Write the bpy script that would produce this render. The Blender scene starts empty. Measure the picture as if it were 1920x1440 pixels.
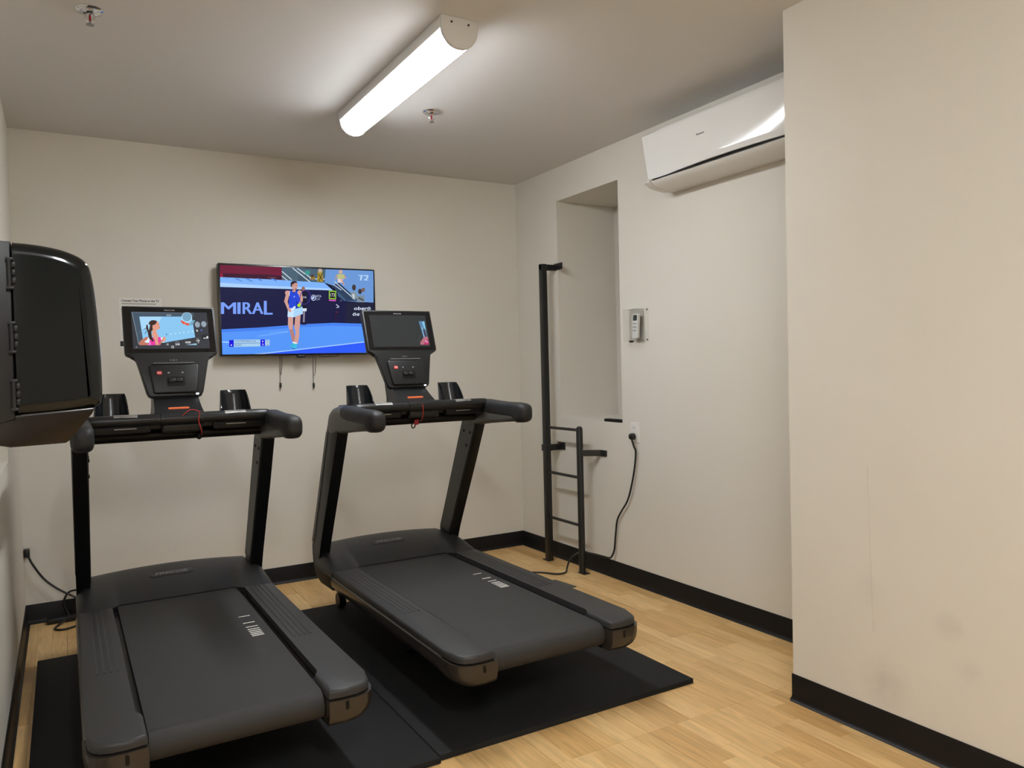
import bpy, bmesh, math, random
from mathutils import Vector, Matrix

scene = bpy.context.scene
C = scene.collection
random.seed(7)

# ------------------------------------------------------------------ camera
cam_data = bpy.data.cameras.new('camera')
cam = bpy.data.objects.new('camera', cam_data)
C.objects.link(cam)
YAW, PITCH, ROLL = 0.5299, -0.0235, -0.0245
fw = Vector((math.sin(YAW)*math.cos(PITCH), math.cos(YAW)*math.cos(PITCH), math.sin(PITCH)))
r0 = Vector((math.cos(YAW), -math.sin(YAW), 0))
u0 = r0.cross(fw)
rt = math.cos(ROLL)*r0 + math.sin(ROLL)*u0
up = -math.sin(ROLL)*r0 + math.cos(ROLL)*u0
cam.matrix_world = Matrix(((rt.x, up.x, -fw.x, 0), (rt.y, up.y, -fw.y, 0), (rt.z, up.z, -fw.z, 1.2998), (0, 0, 0, 1)))
cam_data.sensor_fit = 'HORIZONTAL'
cam_data.sensor_width = 36.0
cam_data.lens = 1443.6*36.0/1920.0
cam_data.clip_start = 0.02
scene.camera = cam

# ------------------------------------------------------------------ world, exposure, lamp strength
world = bpy.data.worlds.new('world'); scene.world = world
world.use_nodes = True
world.node_tree.nodes['Background'].inputs[0].default_value = (0.5, 0.52, 0.55, 1)
world.node_tree.nodes['Background'].inputs[1].default_value = 0.05
scene.view_settings.view_transform = 'Standard'
scene.view_settings.look = 'None'
scene.view_settings.gamma = 1
scene.view_settings.exposure = 0.0
scene.view_settings.use_curve_mapping = False
LAMP_STRENGTH = 73.0            # underside of the diffuser of the ceiling fixture in view
LAMP2_STRENGTH = 146.0          # the twin fixture above the camera
LAMP_SIDE = 0.03                # the sides of the diffuser glow less than its underside
LAMP_COLOUR = (0.955, 0.985, 1.015)

# ------------------------------------------------------------------ helpers
def lin(c):
    return tuple(((v/255)/12.92 if v/255 <= .04045 else ((v/255+.055)/1.055)**2.4) for v in c)

MATS = {}
def mat(name, col, rough=.5, metal=0., noise=0., nscale=20., bump=0., bscale=200., coat=0., spec=.5, emit=None, stretch=None):
    if name in MATS: return MATS[name]
    m = bpy.data.materials.new(name); m.use_nodes = True
    nt = m.node_tree; b = nt.nodes['Principled BSDF']
    b.inputs['Base Color'].default_value = (*col, 1)
    b.inputs['Roughness'].default_value = rough
    b.inputs['Metallic'].default_value = metal
    b.inputs['Specular IOR Level'].default_value = spec
    b.inputs['Coat Weight'].default_value = coat
    b.inputs['Coat Roughness'].default_value = .08
    tc = nt.nodes.new('ShaderNodeTexCoord'); src = tc.outputs['Object']
    if stretch:
        mp = nt.nodes.new('ShaderNodeMapping'); mp.inputs['Scale'].default_value = stretch
        nt.links.new(src, mp.inputs['Vector']); src = mp.outputs['Vector']
    if noise:
        n = nt.nodes.new('ShaderNodeTexNoise'); n.inputs['Scale'].default_value = nscale; n.inputs['Detail'].default_value = 4
        nt.links.new(src, n.inputs['Vector'])
        r = nt.nodes.new('ShaderNodeMapRange'); r.inputs['To Min'].default_value = 1-noise; r.inputs['To Max'].default_value = 1+noise
        nt.links.new(n.outputs['Fac'], r.inputs['Value'])
        mx = nt.nodes.new('ShaderNodeMix'); mx.data_type = 'RGBA'; mx.blend_type = 'MULTIPLY'; mx.inputs['Factor'].default_value = 1
        mx.inputs['A'].default_value = (*col, 1); nt.links.new(r.outputs['Result'], mx.inputs['B'])
        nt.links.new(mx.outputs['Result'], b.inputs['Base Color'])
    if bump:
        n2 = nt.nodes.new('ShaderNodeTexNoise'); n2.inputs['Scale'].default_value = bscale; n2.inputs['Detail'].default_value = 3
        nt.links.new(src, n2.inputs['Vector'])
        bp = nt.nodes.new('ShaderNodeBump'); bp.inputs['Strength'].default_value = bump; bp.inputs['Distance'].default_value = .002
        nt.links.new(n2.outputs['Fac'], bp.inputs['Height']); nt.links.new(bp.outputs['Normal'], b.inputs['Normal'])
    if emit:
        b.inputs['Emission Color'].default_value = (*emit[0], 1); b.inputs['Emission Strength'].default_value = emit[1]
    MATS[name] = m
    return m

def picture_mat():
    if 'picture' in MATS: return MATS['picture']
    m = bpy.data.materials.new('lit screen picture'); m.use_nodes = True; nt = m.node_tree
    b = nt.nodes['Principled BSDF']; b.inputs['Base Color'].default_value = (.004, .004, .004, 1); b.inputs['Roughness'].default_value = .3; b.inputs['Specular IOR Level'].default_value = .12
    a = nt.nodes.new('ShaderNodeVertexColor'); a.layer_name = 'ink'
    nt.links.new(a.outputs['Color'], b.inputs['Emission Color']); b.inputs['Emission Strength'].default_value = 1.0
    MATS['picture'] = m; return m

def clear_mat():
    m = bpy.data.materials.new('clear acrylic'); m.use_nodes = True; nt = m.node_tree
    out = nt.nodes['Material Output']; nt.nodes.remove(nt.nodes['Principled BSDF'])
    t = nt.nodes.new('ShaderNodeBsdfTransparent'); t.inputs[0].default_value = (.985, .985, .98, 1)
    g = nt.nodes.new('ShaderNodeBsdfGlossy'); g.inputs['Roughness'].default_value = .08; g.inputs[0].default_value = (.9, .9, .9, 1)
    f = nt.nodes.new('ShaderNodeLayerWeight'); f.inputs[0].default_value = .12
    mx = nt.nodes.new('ShaderNodeMixShader')
    nt.links.new(f.outputs['Fresnel'], mx.inputs[0]); nt.links.new(t.outputs[0], mx.inputs[1]); nt.links.new(g.outputs[0], mx.inputs[2])
    nt.links.new(mx.outputs[0], out.inputs[0]); return m

def lamp_mat(strength):
    m = bpy.data.materials.new('glowing diffuser'); m.use_nodes = True; nt = m.node_tree; b = nt.nodes['Principled BSDF']
    b.inputs['Base Color'].default_value = (.85, .85, .85, 1); b.inputs['Emission Color'].default_value = (*LAMP_COLOUR, 1)
    tc = nt.nodes.new('ShaderNodeTexCoord'); sp = nt.nodes.new('ShaderNodeSeparateXYZ'); r = nt.nodes.new('ShaderNodeMapRange')
    nt.links.new(tc.outputs['Object'], sp.inputs[0]); nt.links.new(sp.outputs['Z'], r.inputs['Value'])
    r.inputs['From Min'].default_value = -.103; r.inputs['From Max'].default_value = -.068
    r.inputs['To Min'].default_value = strength; r.inputs['To Max'].default_value = strength*LAMP_SIDE
    nt.links.new(r.outputs['Result'], b.inputs['Emission Strength']); return m

def obj(name, bm, m, parent=None, off=(0, 0, 0), smooth=40):
    bmesh.ops.recalc_face_normals(bm, faces=bm.faces[:])
    if off != (0, 0, 0): bmesh.ops.translate(bm, vec=-Vector(off), verts=bm.verts[:])
    me = bpy.data.meshes.new(name); bm.to_mesh(me); bm.free()
    if m is not None:
        for x in (m if isinstance(m, (list, tuple)) else [m]): me.materials.append(x)
    if smooth:
        me.polygons.foreach_set('use_smooth', [True]*len(me.polygons)); me.set_sharp_from_angle(angle=math.radians(smooth))
    o = bpy.data.objects.new(name, me); C.objects.link(o)
    if parent: o.parent = parent
    return o

def thing(name, label, cat, loc=(0, 0, 0), rz=0., group=None):
    o = bpy.data.objects.new(name, None); C.objects.link(o); o.empty_display_size = .1
    o.location = loc; o.rotation_euler = (0, 0, rz)
    return tag(o, label, cat, group)
def tag(o, label, cat, group=None):
    o['label'] = label; o['category'] = cat
    if group: o['group'] = group
    return o
def struct(o):
    o['kind'] = 'structure'; return o

def B(): return bmesh.new()
XYZ = lambda a, b, c: (a, b, c)
def prism(bm, pts, n0, n1, fn, bev=0., which='both', seg=3, skip=None):
    """outline pts (a,b) swept from n0 to n1, placed by fn(a,b,n)"""
    lo = [bm.verts.new(fn(a, b, n0)) for a, b in pts]; hi = [bm.verts.new(fn(a, b, n1)) for a, b in pts]
    k = len(pts); f0 = bm.faces.new(lo[::-1]); f1 = bm.faces.new(hi)
    for i in range(k): bm.faces.new((lo[i], lo[(i+1) % k], hi[(i+1) % k], hi[i]))
    if bev:
        es = []
        if which in ('both', 'lo'): es += [e for i, e in enumerate(f0.edges)]
        if which in ('both', 'hi'): es += list(f1.edges)
        if skip: es = [e for e in es if not skip((e.verts[0].co+e.verts[1].co)/2)]
        bmesh.ops.bevel(bm, geom=es, offset=bev, segments=seg, profile=.5, affect='EDGES', clamp_overlap=True)
def box(bm, lo, hi, bev=0., seg=2):
    t = B() if bev else bm
    vs = [t.verts.new((x, y, z)) for x in (lo[0], hi[0]) for y in (lo[1], hi[1]) for z in (lo[2], hi[2])]
    for f in ((0, 1, 3, 2), (4, 6, 7, 5), (0, 4, 5, 1), (2, 3, 7, 6), (0, 2, 6, 4), (1, 5, 7, 3)): t.faces.new([vs[i] for i in f])
    if bev:
        bmesh.ops.bevel(t, geom=t.edges[:], offset=bev, segments=seg, profile=.5, affect='EDGES', clamp_overlap=True)
        merge(bm, t)
def merge(bm, t):
    me = bpy.data.meshes.new('tmp'); t.to_mesh(me); t.free(); bm.from_mesh(me); bpy.data.meshes.remove(me)
def loft(bm, rings, caps=True, closed=True):
    R = [[bm.verts.new(p) for p in r] for r in rings]; k = len(R[0])
    for a, b in zip(R, R[1:]):
        for i in range(k if closed else k-1): bm.faces.new((a[i], a[(i+1) % k], b[(i+1) % k], b[i]))
    if caps and closed: bm.faces.new(R[0][::-1]); bm.faces.new(R[-1])
def smoothpath(pts, n=6):
    P = [Vector(p) for p in pts]
    if len(P) < 3: return P
    out = []
    for i in range(len(P)-1):
        a = P[max(i-1, 0)]; b = P[i]; c = P[i+1]; d = P[min(i+2, len(P)-1)]
        for j in range(n):
            t = j/n
            out.append(.5*((2*b)+(c-a)*t+(2*a-5*b+4*c-d)*t*t+(3*b-a-3*c+d)*t**3))
    return out+[P[-1]]
def tube(bm, pts, r, seg=10, smooth=0):
    P = smoothpath(pts, smooth) if smooth else [Vector(p) for p in pts]
    rings = []; nrm = None
    for i, p in enumerate(P):
        t = (P[min(i+1, len(P)-1)]-P[max(i-1, 0)]).normalized()
        if nrm is None: nrm = t.orthogonal().normalized()
        nrm = (nrm-t*nrm.dot(t)).normalized(); bn = t.cross(nrm)
        rr = r[i] if isinstance(r, (list, tuple)) else r
        rings.append([p+nrm*rr*math.cos(2*math.pi*k/seg)+bn*rr*math.sin(2*math.pi*k/seg) for k in range(seg)])
    loft(bm, rings)
def cyl(bm, a, b, r, seg=16, bev=0.): tube(bm, [a, b], r, seg)
def lathe(bm, prof, c, seg=24, axis='z'):
    rings = []
    for r, h in prof:
        rr = max(r, 1e-4); ring = []
        for k in range(seg):
            t = 2*math.pi*k/seg; a, b = rr*math.cos(t), rr*math.sin(t)
            ring.append((c[0]+a, c[1]+b, c[2]+h) if axis == 'z' else (c[0]+h, c[1]+a, c[2]+b) if axis == 'x' else (c[0]+a, c[1]+h, c[2]+b))
        rings.append(ring)
    loft(bm, rings)
def rrect(x0, y0, x1, y1, r, n=4):
    out = []
    for cx, cy, a in ((x1-r, y1-r, 0), (x0+r, y1-r, 90), (x0+r, y0+r, 180), (x1-r, y0+r, 270)):
        for i in range(n+1): t = math.radians(a+90*i/n); out.append((cx+r*math.cos(t), cy+r*math.sin(t)))
    return out
def text_mesh(s, bold=0.):
    cu = bpy.data.curves.new('t', 'FONT'); cu.body = s; cu.size = 1; cu.offset = bold; cu.resolution_u = 3
    o = bpy.data.objects.new('t', cu); C.objects.link(o)
    dg = bpy.context.evaluated_depsgraph_get(); me = bpy.data.meshes.new_from_object(o.evaluated_get(dg))
    bpy.data.objects.remove(o); bpy.data.curves.remove(cu)
    vs = [v.co.copy() for v in me.vertices]; fs = [list(p.vertices) for p in me.polygons]; bpy.data.meshes.remove(me)
    x0 = min(v.x for v in vs); x1 = max(v.x for v in vs); y0 = min(v.y for v in vs); y1 = max(v.y for v in vs)
    return [((v.x-x0)/(x1-x0), (v.y-y0)/(y1-y0)) for v in vs], fs
def lettering(name, s, fn, a0, b0, a1, b1, m, parent=None, off=(0, 0, 0), n=0., bold=.01, shear=0.):
    """flat letters fitted into the rectangle a0..a1, b0..b1 of the surface fn(a,b,n)"""
    vs, fs = text_mesh(s, bold); bm = B()
    V = [bm.verts.new(fn(a0+(a1-a0)*u+shear*(b1-b0)*v, b0+(b1-b0)*v, n)) for u, v in vs]
    for f in fs: bm.faces.new([V[i] for i in f])
    return obj(name, bm, m, parent, off, smooth=0)

def clip(poly, x0, y0, x1, y1):
    for ax, lim, s in ((0, x0, 1), (0, x1, -1), (1, y0, 1), (1, y1, -1)):
        out = []
        for i, p in enumerate(poly):
            o = poly[i-1]; ip = s*(p[ax]-lim) >= 0; io = s*(o[ax]-lim) >= 0
            if ip != io:
                t = (lim-o[ax])/(p[ax]-o[ax]); out.append((o[0]+t*(p[0]-o[0]), o[1]+t*(p[1]-o[1])))
            if ip: out.append(p)
        poly = out
        if len(poly) < 3: return []
    return poly
def picture(name, items, rect, base, fn, parent, off=(0, 0, 0), n0=.0, gain=1.):
    """layered flat print of a lit screen; every shape is a flat face with its own ink colour"""
    verts, faces, cols = [], [], []
    x0, y0, x1, y1 = rect; n = n0
    def add(pts, c):
        i = len(verts); verts.extend(Vector(fn(a, b, n))-Vector(off) for a, b in pts); faces.append(list(range(i, i+len(pts)))); cols.append(c)
    add([(x0, y0), (x1, y0), (x1, y1), (x0, y1)], base)
    for it in items:
        n += .000012
        if it[0] == 'p':
            p = clip([tuple(q) for q in it[2]], *rect)
            if p: add(p, it[1])
        else:
            _, c, s, a, b, t, sh, bold = it
            vs, fs = text_mesh(s, bold)
            V = [(a[0]+(b[0]-a[0])*u+(t[0]-a[0])*v+sh*(t[1]-a[1])*v*.6, a[1]+(b[1]-a[1])*u+(t[1]-a[1])*v) for u, v in vs]
            for f in fs:
                p = clip([V[i] for i in f], *rect)
                if p: add(p, c)
    me = bpy.data.meshes.new(name); me.from_pydata([tuple(v) for v in verts], [], faces)
    ca = me.color_attributes.new('ink', 'FLOAT_COLOR', 'CORNER'); k = 0
    for f, c in zip(me.polygons, cols):
        l = lin(c)
        for _ in range(f.loop_total): ca.data[k].color = (l[0]*gain, l[1]*gain, l[2]*gain, 1); k += 1
    me.materials.append(picture_mat())
    o = bpy.data.objects.new(name, me); C.objects.link(o); o.parent = parent
    return o

# ------------------------------------------------------------------ flat print of the three lit screens
# ('p', ink, outline) or ('t', ink, words, baseline left, baseline right, top left, slant, weight), in metres on the screen

TV_PICTURE = [
    ('p',(86,150,250),[(0.8062,1.5553),(1.2815,1.5866),(1.7365,1.5912),(1.7309,1.4049),(0.8023,1.4001)]),
    ('p',(70,130,240),[(0.8062,1.5543),(1.0175,1.5649),(1.2815,1.5866),(1.4755,1.5962),(1.7366,1.5924),(1.7359,1.5697),(1.4749,1.5768),(1.2809,1.5677),(1.0169,1.5455),(0.8056,1.5348)]),
    ('p',(22,24,66),[(0.8131,1.8019),(1.476,1.7977),(1.741,1.74),(1.7365,1.5895),(1.4755,1.595),(1.2815,1.585),(1.0174,1.5634),(0.8071,1.5522)]),
    ('p',(30,32,58),[(1.5652,1.7334),(1.7407,1.7287),(1.7365,1.5895),(1.5495,1.5956)]),
    ('p',(108,14,52),[(0.815,1.925),(1.168,1.926),(1.1677,1.8492),(0.8127,1.8521)]),
    ('p',(58,12,42),[(0.8296,1.8769),(1.0787,1.8788),(1.1648,1.8741),(1.1656,1.8502),(0.8289,1.8527)]),
    ('p',(150,20,60),[(0.8164,1.8763),(0.8296,1.8763),(0.8289,1.8537),(0.8157,1.8543)]),
    ('p',(120,60,80),[(1.0833,1.861),(1.1365,1.8614),(1.1367,1.8656),(1.0836,1.8652)]),
    ('p',(125,178,250),[(0.8142,1.8542),(1.1667,1.8502),(1.4241,1.8428),(1.4788,1.7961),(0.8125,1.7993)]),
    ('p',(170,208,255),[(0.8132,1.8224),(1.0767,1.8127),(1.4538,1.8081),(1.4788,1.7961),(0.8125,1.7977)]),
    ('p',(80,130,215),[(0.8311,1.8476),(0.8508,1.8473),(0.8656,1.8499),(0.8558,1.8496)]),
    ('p',(80,130,215),[(0.8904,1.8498),(0.9102,1.8495),(0.9398,1.8344),(0.9297,1.8341)]),
    ('p',(80,130,215),[(0.9504,1.852),(0.9705,1.8516),(1.0004,1.8339),(0.9902,1.8335)]),
    ('p',(80,130,215),[(1.0163,1.8543),(1.0368,1.854),(1.0518,1.8409),(1.0415,1.8405)]),
    ('p',(80,130,215),[(1.0988,1.8573),(1.1197,1.857),(1.1401,1.8413),(1.1296,1.8409)]),
    ('p',(74,98,116),[(1.168,1.926),(1.4361,1.9255),(1.428,1.8419),(1.1677,1.8492)]),
    ('p',(45,60,75),[(1.2672,1.8834),(1.266,1.8456),(1.2698,1.8457),(1.2709,1.8835)]),
    ('p',(45,60,75),[(1.2769,1.8838),(1.2757,1.8459),(1.2795,1.8461),(1.2807,1.8839)]),
    ('p',(45,60,75),[(1.2866,1.8841),(1.2855,1.8463),(1.2893,1.8464),(1.2904,1.8843)]),
    ('p',(45,60,75),[(1.2964,1.8845),(1.2952,1.8466),(1.299,1.8467),(1.3002,1.8847)]),
    ('p',(45,60,75),[(1.3062,1.8849),(1.305,1.847),(1.3088,1.8471),(1.31,1.885)]),
    ('p',(45,60,75),[(1.316,1.8853),(1.3148,1.8473),(1.3186,1.8474),(1.3198,1.8854)]),
    ('p',(45,60,75),[(1.3258,1.8856),(1.3246,1.8476),(1.3285,1.8478),(1.3296,1.8858)]),
    ('p',(205,215,225),[(1.2308,1.9226),(1.3338,1.8418),(1.3377,1.8466),(1.2347,1.9274)]),
    ('p',(205,215,225),[(1.2578,1.9226),(1.3536,1.8571),(1.3572,1.8621),(1.2614,1.9276)]),
    ('p',(205,215,225),[(1.1665,1.9004),(1.2234,1.8512),(1.227,1.8554),(1.1701,1.9046)]),
    ('p',(205,215,225),[(1.1648,1.8723),(1.1968,1.8467),(1.2,1.8506),(1.1679,1.8761)]),
    ('p',(205,215,225),[(1.3362,1.8613),(1.4307,1.8614),(1.431,1.8664),(1.3365,1.8662)]),
    ('p',(60,150,140),[(1.3078,1.912),(1.3379,1.9127),(1.3343,1.886),(1.3098,1.8861)]),
    ('p',(150,120,40),[(1.3423,1.8808),(1.3643,1.8817),(1.3675,1.8595),(1.3401,1.8596)]),
    ('p',(80,55,45),[(1.3616,1.8816),(1.3609,1.8786),(1.3591,1.8759),(1.3564,1.8738),(1.3531,1.8727),(1.3497,1.8725),(1.3465,1.8735),(1.3439,1.8753),(1.3423,1.8779),(1.3418,1.8808),(1.3425,1.8838),(1.3443,1.8865),(1.347,1.8885),(1.3502,1.8897),(1.3537,1.8898),(1.3569,1.8889),(1.3594,1.8871),(1.3611,1.8845)]),
    ('p',(165,140,45),[(1.3855,1.907),(1.4166,1.9083),(1.4186,1.847),(1.3798,1.8468)]),
    ('p',(190,170,150),[(1.4152,1.9164),(1.4142,1.9123),(1.4117,1.9086),(1.4079,1.9057),(1.4034,1.9041),(1.3985,1.9039),(1.394,1.9052),(1.3904,1.9077),(1.3881,1.9112),(1.3874,1.9153),(1.3884,1.9194),(1.3909,1.9232),(1.3947,1.926),(1.3993,1.9276),(1.4041,1.9278),(1.4086,1.9266),(1.4122,1.9241),(1.4145,1.9205)]),
    ('p',(70,60,40),[(1.3874,1.8921),(1.4113,1.8574),(1.4155,1.8604),(1.3916,1.895)]),
    ('p',(40,40,40),[(1.4145,1.9036),(1.389,1.8507),(1.393,1.8491),(1.4185,1.902)]),
    ('p',(108,152,216),[(1.4361,1.9255),(1.7467,1.9284),(1.7406,1.7258),(1.5651,1.7317),(1.4797,1.8254),(1.4269,1.8429)]),
    ('p',(186,192,130),[(1.5085,1.8982),(1.5529,1.8983),(1.5567,1.8723),(1.5093,1.8689)]),
    ('p',(205,170,150),[(1.5431,1.9134),(1.5422,1.9088),(1.5399,1.9047),(1.5365,1.9016),(1.5323,1.8999),(1.528,1.8997),(1.5239,1.9011),(1.5207,1.904),(1.5186,1.9079),(1.518,1.9124),(1.5189,1.917),(1.5212,1.9211),(1.5246,1.9242),(1.5288,1.9259),(1.5331,1.9261),(1.5372,1.9247),(1.5404,1.9219),(1.5425,1.9179)]),
    ('p',(190,150,130),[(1.5052,1.8964),(1.493,1.8656),(1.4993,1.8635),(1.5116,1.8944)]),
    ('p',(190,150,130),[(1.5496,1.8959),(1.5591,1.8685),(1.5657,1.8709),(1.5562,1.8984)]),
    ('p',(225,205,200),[(1.5093,1.8689),(1.5463,1.8691),(1.5399,1.8467),(1.5114,1.8457)]),
    ('p',(200,150,130),[(1.5312,1.8659),(1.5472,1.8287),(1.5546,1.8321),(1.5386,1.8693)]),
    ('p',(44,64,92),[(1.4797,1.8281),(1.5171,1.8459),(1.6464,1.7351),(1.5536,1.7315),(1.5091,1.7682)]),
    ('p',(60,90,125),[(1.5097,1.7903),(1.5652,1.7334),(1.5479,1.7319),(1.5089,1.7626)]),
    ('p',(190,205,225),[(1.4859,1.8511),(1.6166,1.7397),(1.6206,1.744),(1.4898,1.8554)]),
    ('p',(190,205,225),[(1.4812,1.8306),(1.5312,1.7972),(1.5343,1.8014),(1.4842,1.8347)]),
    ('p',(60,90,120),[(1.4775,1.8281),(1.477,1.8115),(1.4815,1.8116),(1.482,1.8282)]),
    ('p',(130,150,160),[(1.5899,1.7898),(1.6306,1.7926),(1.638,1.749),(1.6001,1.7453)]),
    ('p',(66,56,56),[(1.6267,1.8188),(1.6258,1.8122),(1.6234,1.8064),(1.6198,1.8021),(1.6156,1.7997),(1.6112,1.7996),(1.6071,1.8017),(1.6038,1.8059),(1.6018,1.8115),(1.6012,1.818),(1.6022,1.8245),(1.6045,1.8303),(1.6081,1.8347),(1.6123,1.8371),(1.6167,1.8372),(1.6208,1.8351),(1.6241,1.831),(1.6262,1.8253)]),
    ('p',(210,215,220),[(1.6011,1.7761),(1.6156,1.7765),(1.6147,1.7485),(1.606,1.7483)]),
    ('p',(120,140,155),[(1.631,1.7657),(1.6798,1.7725),(1.6843,1.7264),(1.6286,1.7263)]),
    ('p',(62,54,56),[(1.6658,1.7947),(1.6648,1.7889),(1.6624,1.7837),(1.6589,1.7799),(1.6546,1.7777),(1.6501,1.7776),(1.646,1.7795),(1.6427,1.7832),(1.6406,1.7882),(1.64,1.7939),(1.6409,1.7997),(1.6433,1.8049),(1.6469,1.8087),(1.6511,1.8108),(1.6556,1.811),(1.6597,1.8091),(1.6631,1.8054),(1.6652,1.8004)]),
    ('p',(120,95,85),[(1.6867,1.8054),(1.6858,1.8007),(1.6836,1.7966),(1.6804,1.7935),(1.6765,1.7918),(1.6724,1.7917),(1.6687,1.7932),(1.6656,1.7961),(1.6637,1.8001),(1.6631,1.8047),(1.664,1.8093),(1.6661,1.8135),(1.6694,1.8166),(1.6732,1.8183),(1.6773,1.8184),(1.6811,1.8169),(1.6842,1.814),(1.6861,1.81)]),
    ('p',(70,70,80),[(1.6389,1.7506),(1.6736,1.7345),(1.678,1.7427),(1.6433,1.7588)]),
    ('t', (185, 218, 250), 'T2', (1.6398, 1.8641), (1.7062, 1.8664), (1.6408, 1.8977), 0.25, 0),
    ('t', (185, 218, 250), 'T2', (1.6415, 1.8641), (1.708, 1.8664), (1.6425, 1.8978), 0.25, 0),
    ('t', (185, 218, 250), 'T2', (1.6439, 1.8642), (1.7104, 1.8665), (1.6449, 1.8979), 0.25, 0),
    ('t', (122, 160, 250), 'M', (0.8124, 1.6417), (0.8913, 1.6427), (0.8145, 1.7085), 0, 0),
    ('t', (122, 160, 250), 'M', (0.8148, 1.6417), (0.8938, 1.6427), (0.817, 1.7085), 0, 0),
    ('t', (122, 160, 250), 'M', (0.8173, 1.6417), (0.8963, 1.6428), (0.8194, 1.7086), 0, 0),
    ('t', (122, 160, 250), 'I', (0.9032, 1.6429), (0.9162, 1.643), (0.9054, 1.7104), 0, 0),
    ('t', (122, 160, 250), 'I', (0.9057, 1.6429), (0.9187, 1.6431), (0.9079, 1.7104), 0, 0),
    ('t', (122, 160, 250), 'I', (0.9082, 1.6429), (0.9212, 1.6431), (0.9104, 1.7105), 0, 0),
    ('t', (122, 160, 250), 'R', (0.9323, 1.6432), (0.9828, 1.6439), (0.9344, 1.711), 0, 0),
    ('t', (122, 160, 250), 'R', (0.9348, 1.6433), (0.9853, 1.6439), (0.9369, 1.711), 0, 0),
    ('t', (122, 160, 250), 'R', (0.9373, 1.6433), (0.9878, 1.644), (0.9394, 1.7111), 0, 0),
    ('t', (122, 160, 250), 'A', (0.9858, 1.6439), (1.0462, 1.6447), (0.9879, 1.7121), 0, 0),
    ('t', (122, 160, 250), 'A', (0.9883, 1.644), (1.0487, 1.6448), (0.9905, 1.7121), 0, 0),
    ('t', (122, 160, 250), 'A', (0.9909, 1.644), (1.0513, 1.6448), (0.993, 1.7122), 0, 0),
    ('t', (122, 160, 250), 'L', (1.0543, 1.6406), (1.0999, 1.6412), (1.0568, 1.7224), 0, 0),
    ('t', (122, 160, 250), 'L', (1.0568, 1.6406), (1.1025, 1.6412), (1.0594, 1.7225), 0, 0),
    ('t', (122, 160, 250), 'L', (1.0599, 1.6407), (1.1056, 1.6412), (1.0625, 1.7226), 0, 0),
    ('p',(200,215,245),[(1.366,1.7484),(1.3652,1.7434),(1.3691,1.743),(1.3699,1.748)]),
    ('p',(200,215,245),[(1.3654,1.7438),(1.3634,1.7392),(1.3669,1.7379),(1.3689,1.7425)]),
    ('p',(200,215,245),[(1.3637,1.7397),(1.3606,1.736),(1.3636,1.7337),(1.3666,1.7374)]),
    ('p',(200,215,245),[(1.3611,1.7365),(1.3573,1.734),(1.3593,1.7309),(1.3631,1.7333)]),
    ('p',(200,215,245),[(1.358,1.7343),(1.3539,1.7334),(1.3545,1.7297),(1.3587,1.7306)]),
    ('p',(200,215,245),[(1.3547,1.7335),(1.3506,1.7342),(1.3497,1.7304),(1.3538,1.7297)]),
    ('p',(200,215,245),[(1.3513,1.7339),(1.3476,1.7362),(1.3455,1.7329),(1.3491,1.7307)]),
    ('p',(200,215,245),[(1.3481,1.7357),(1.3453,1.7393),(1.3422,1.7368),(1.345,1.7333)]),
    ('p',(200,215,245),[(1.3456,1.7388),(1.3438,1.7433),(1.3402,1.7418),(1.342,1.7373)]),
    ('p',(200,215,245),[(1.3439,1.7429),(1.3435,1.7479),(1.3396,1.7473),(1.3401,1.7423)]),
    ('p',(200,215,245),[(1.3434,1.7474),(1.3442,1.7525),(1.3404,1.7529),(1.3396,1.7478)]),
    ('p',(200,215,245),[(1.3441,1.752),(1.3461,1.7566),(1.3426,1.758),(1.3406,1.7534)]),
    ('p',(200,215,245),[(1.3458,1.7561),(1.3488,1.7598),(1.3459,1.7621),(1.3429,1.7584)]),
    ('p',(200,215,245),[(1.3484,1.7594),(1.3521,1.7618),(1.3501,1.765),(1.3464,1.7625)]),
    ('p',(200,215,245),[(1.3514,1.7615),(1.3555,1.7624),(1.3549,1.7661),(1.3508,1.7652)]),
    ('p',(200,215,245),[(1.3548,1.7624),(1.3589,1.7617),(1.3597,1.7655),(1.3557,1.7662)]),
    ('p',(200,215,245),[(1.3582,1.7619),(1.3618,1.7597),(1.364,1.763),(1.3604,1.7652)]),
    ('p',(200,215,245),[(1.3614,1.7601),(1.3642,1.7566),(1.3673,1.759),(1.3644,1.7626)]),
    ('p',(200,215,245),[(1.3639,1.757),(1.3657,1.7525),(1.3693,1.754),(1.3675,1.7586)]),
    ('p',(200,215,245),[(1.3655,1.753),(1.366,1.748),(1.3699,1.7485),(1.3694,1.7536)]),
    ('p',(190,205,240),[(1.3588,1.7449),(1.3565,1.7418),(1.3539,1.7394),(1.3511,1.738),(1.3486,1.7378),(1.3466,1.7389),(1.3454,1.741),(1.3451,1.744),(1.3458,1.7474),(1.3474,1.7509),(1.3496,1.754),(1.3523,1.7564),(1.3551,1.7578),(1.3576,1.758),(1.3596,1.7569),(1.3608,1.7548),(1.361,1.7518),(1.3603,1.7484)]),
    ('t', (200, 215, 245), 'WTA', (1.3686, 1.751), (1.4029, 1.7518), (1.369, 1.7646), 0, 0),
    ('t', (150, 165, 200), '250', (1.3681, 1.7335), (1.3935, 1.7341), (1.3685, 1.7472), 0, 0),
    ('p',(150,205,60),[(1.4523,1.7943),(1.4985,1.7939),(1.4958,1.7413),(1.4507,1.7419)]),
    ('p',(8,8,16),[(1.4577,1.7878),(1.4926,1.7877),(1.4903,1.7478),(1.4565,1.7481)]),
    ('t', (235, 235, 235), '173', (1.459, 1.757), (1.4883, 1.7577), (1.4596, 1.7779), 0, 0),
    ('p',(205,85,180),[(1.4506,1.7392),(1.4957,1.738),(1.4948,1.7291),(1.4503,1.7304)]),
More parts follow.
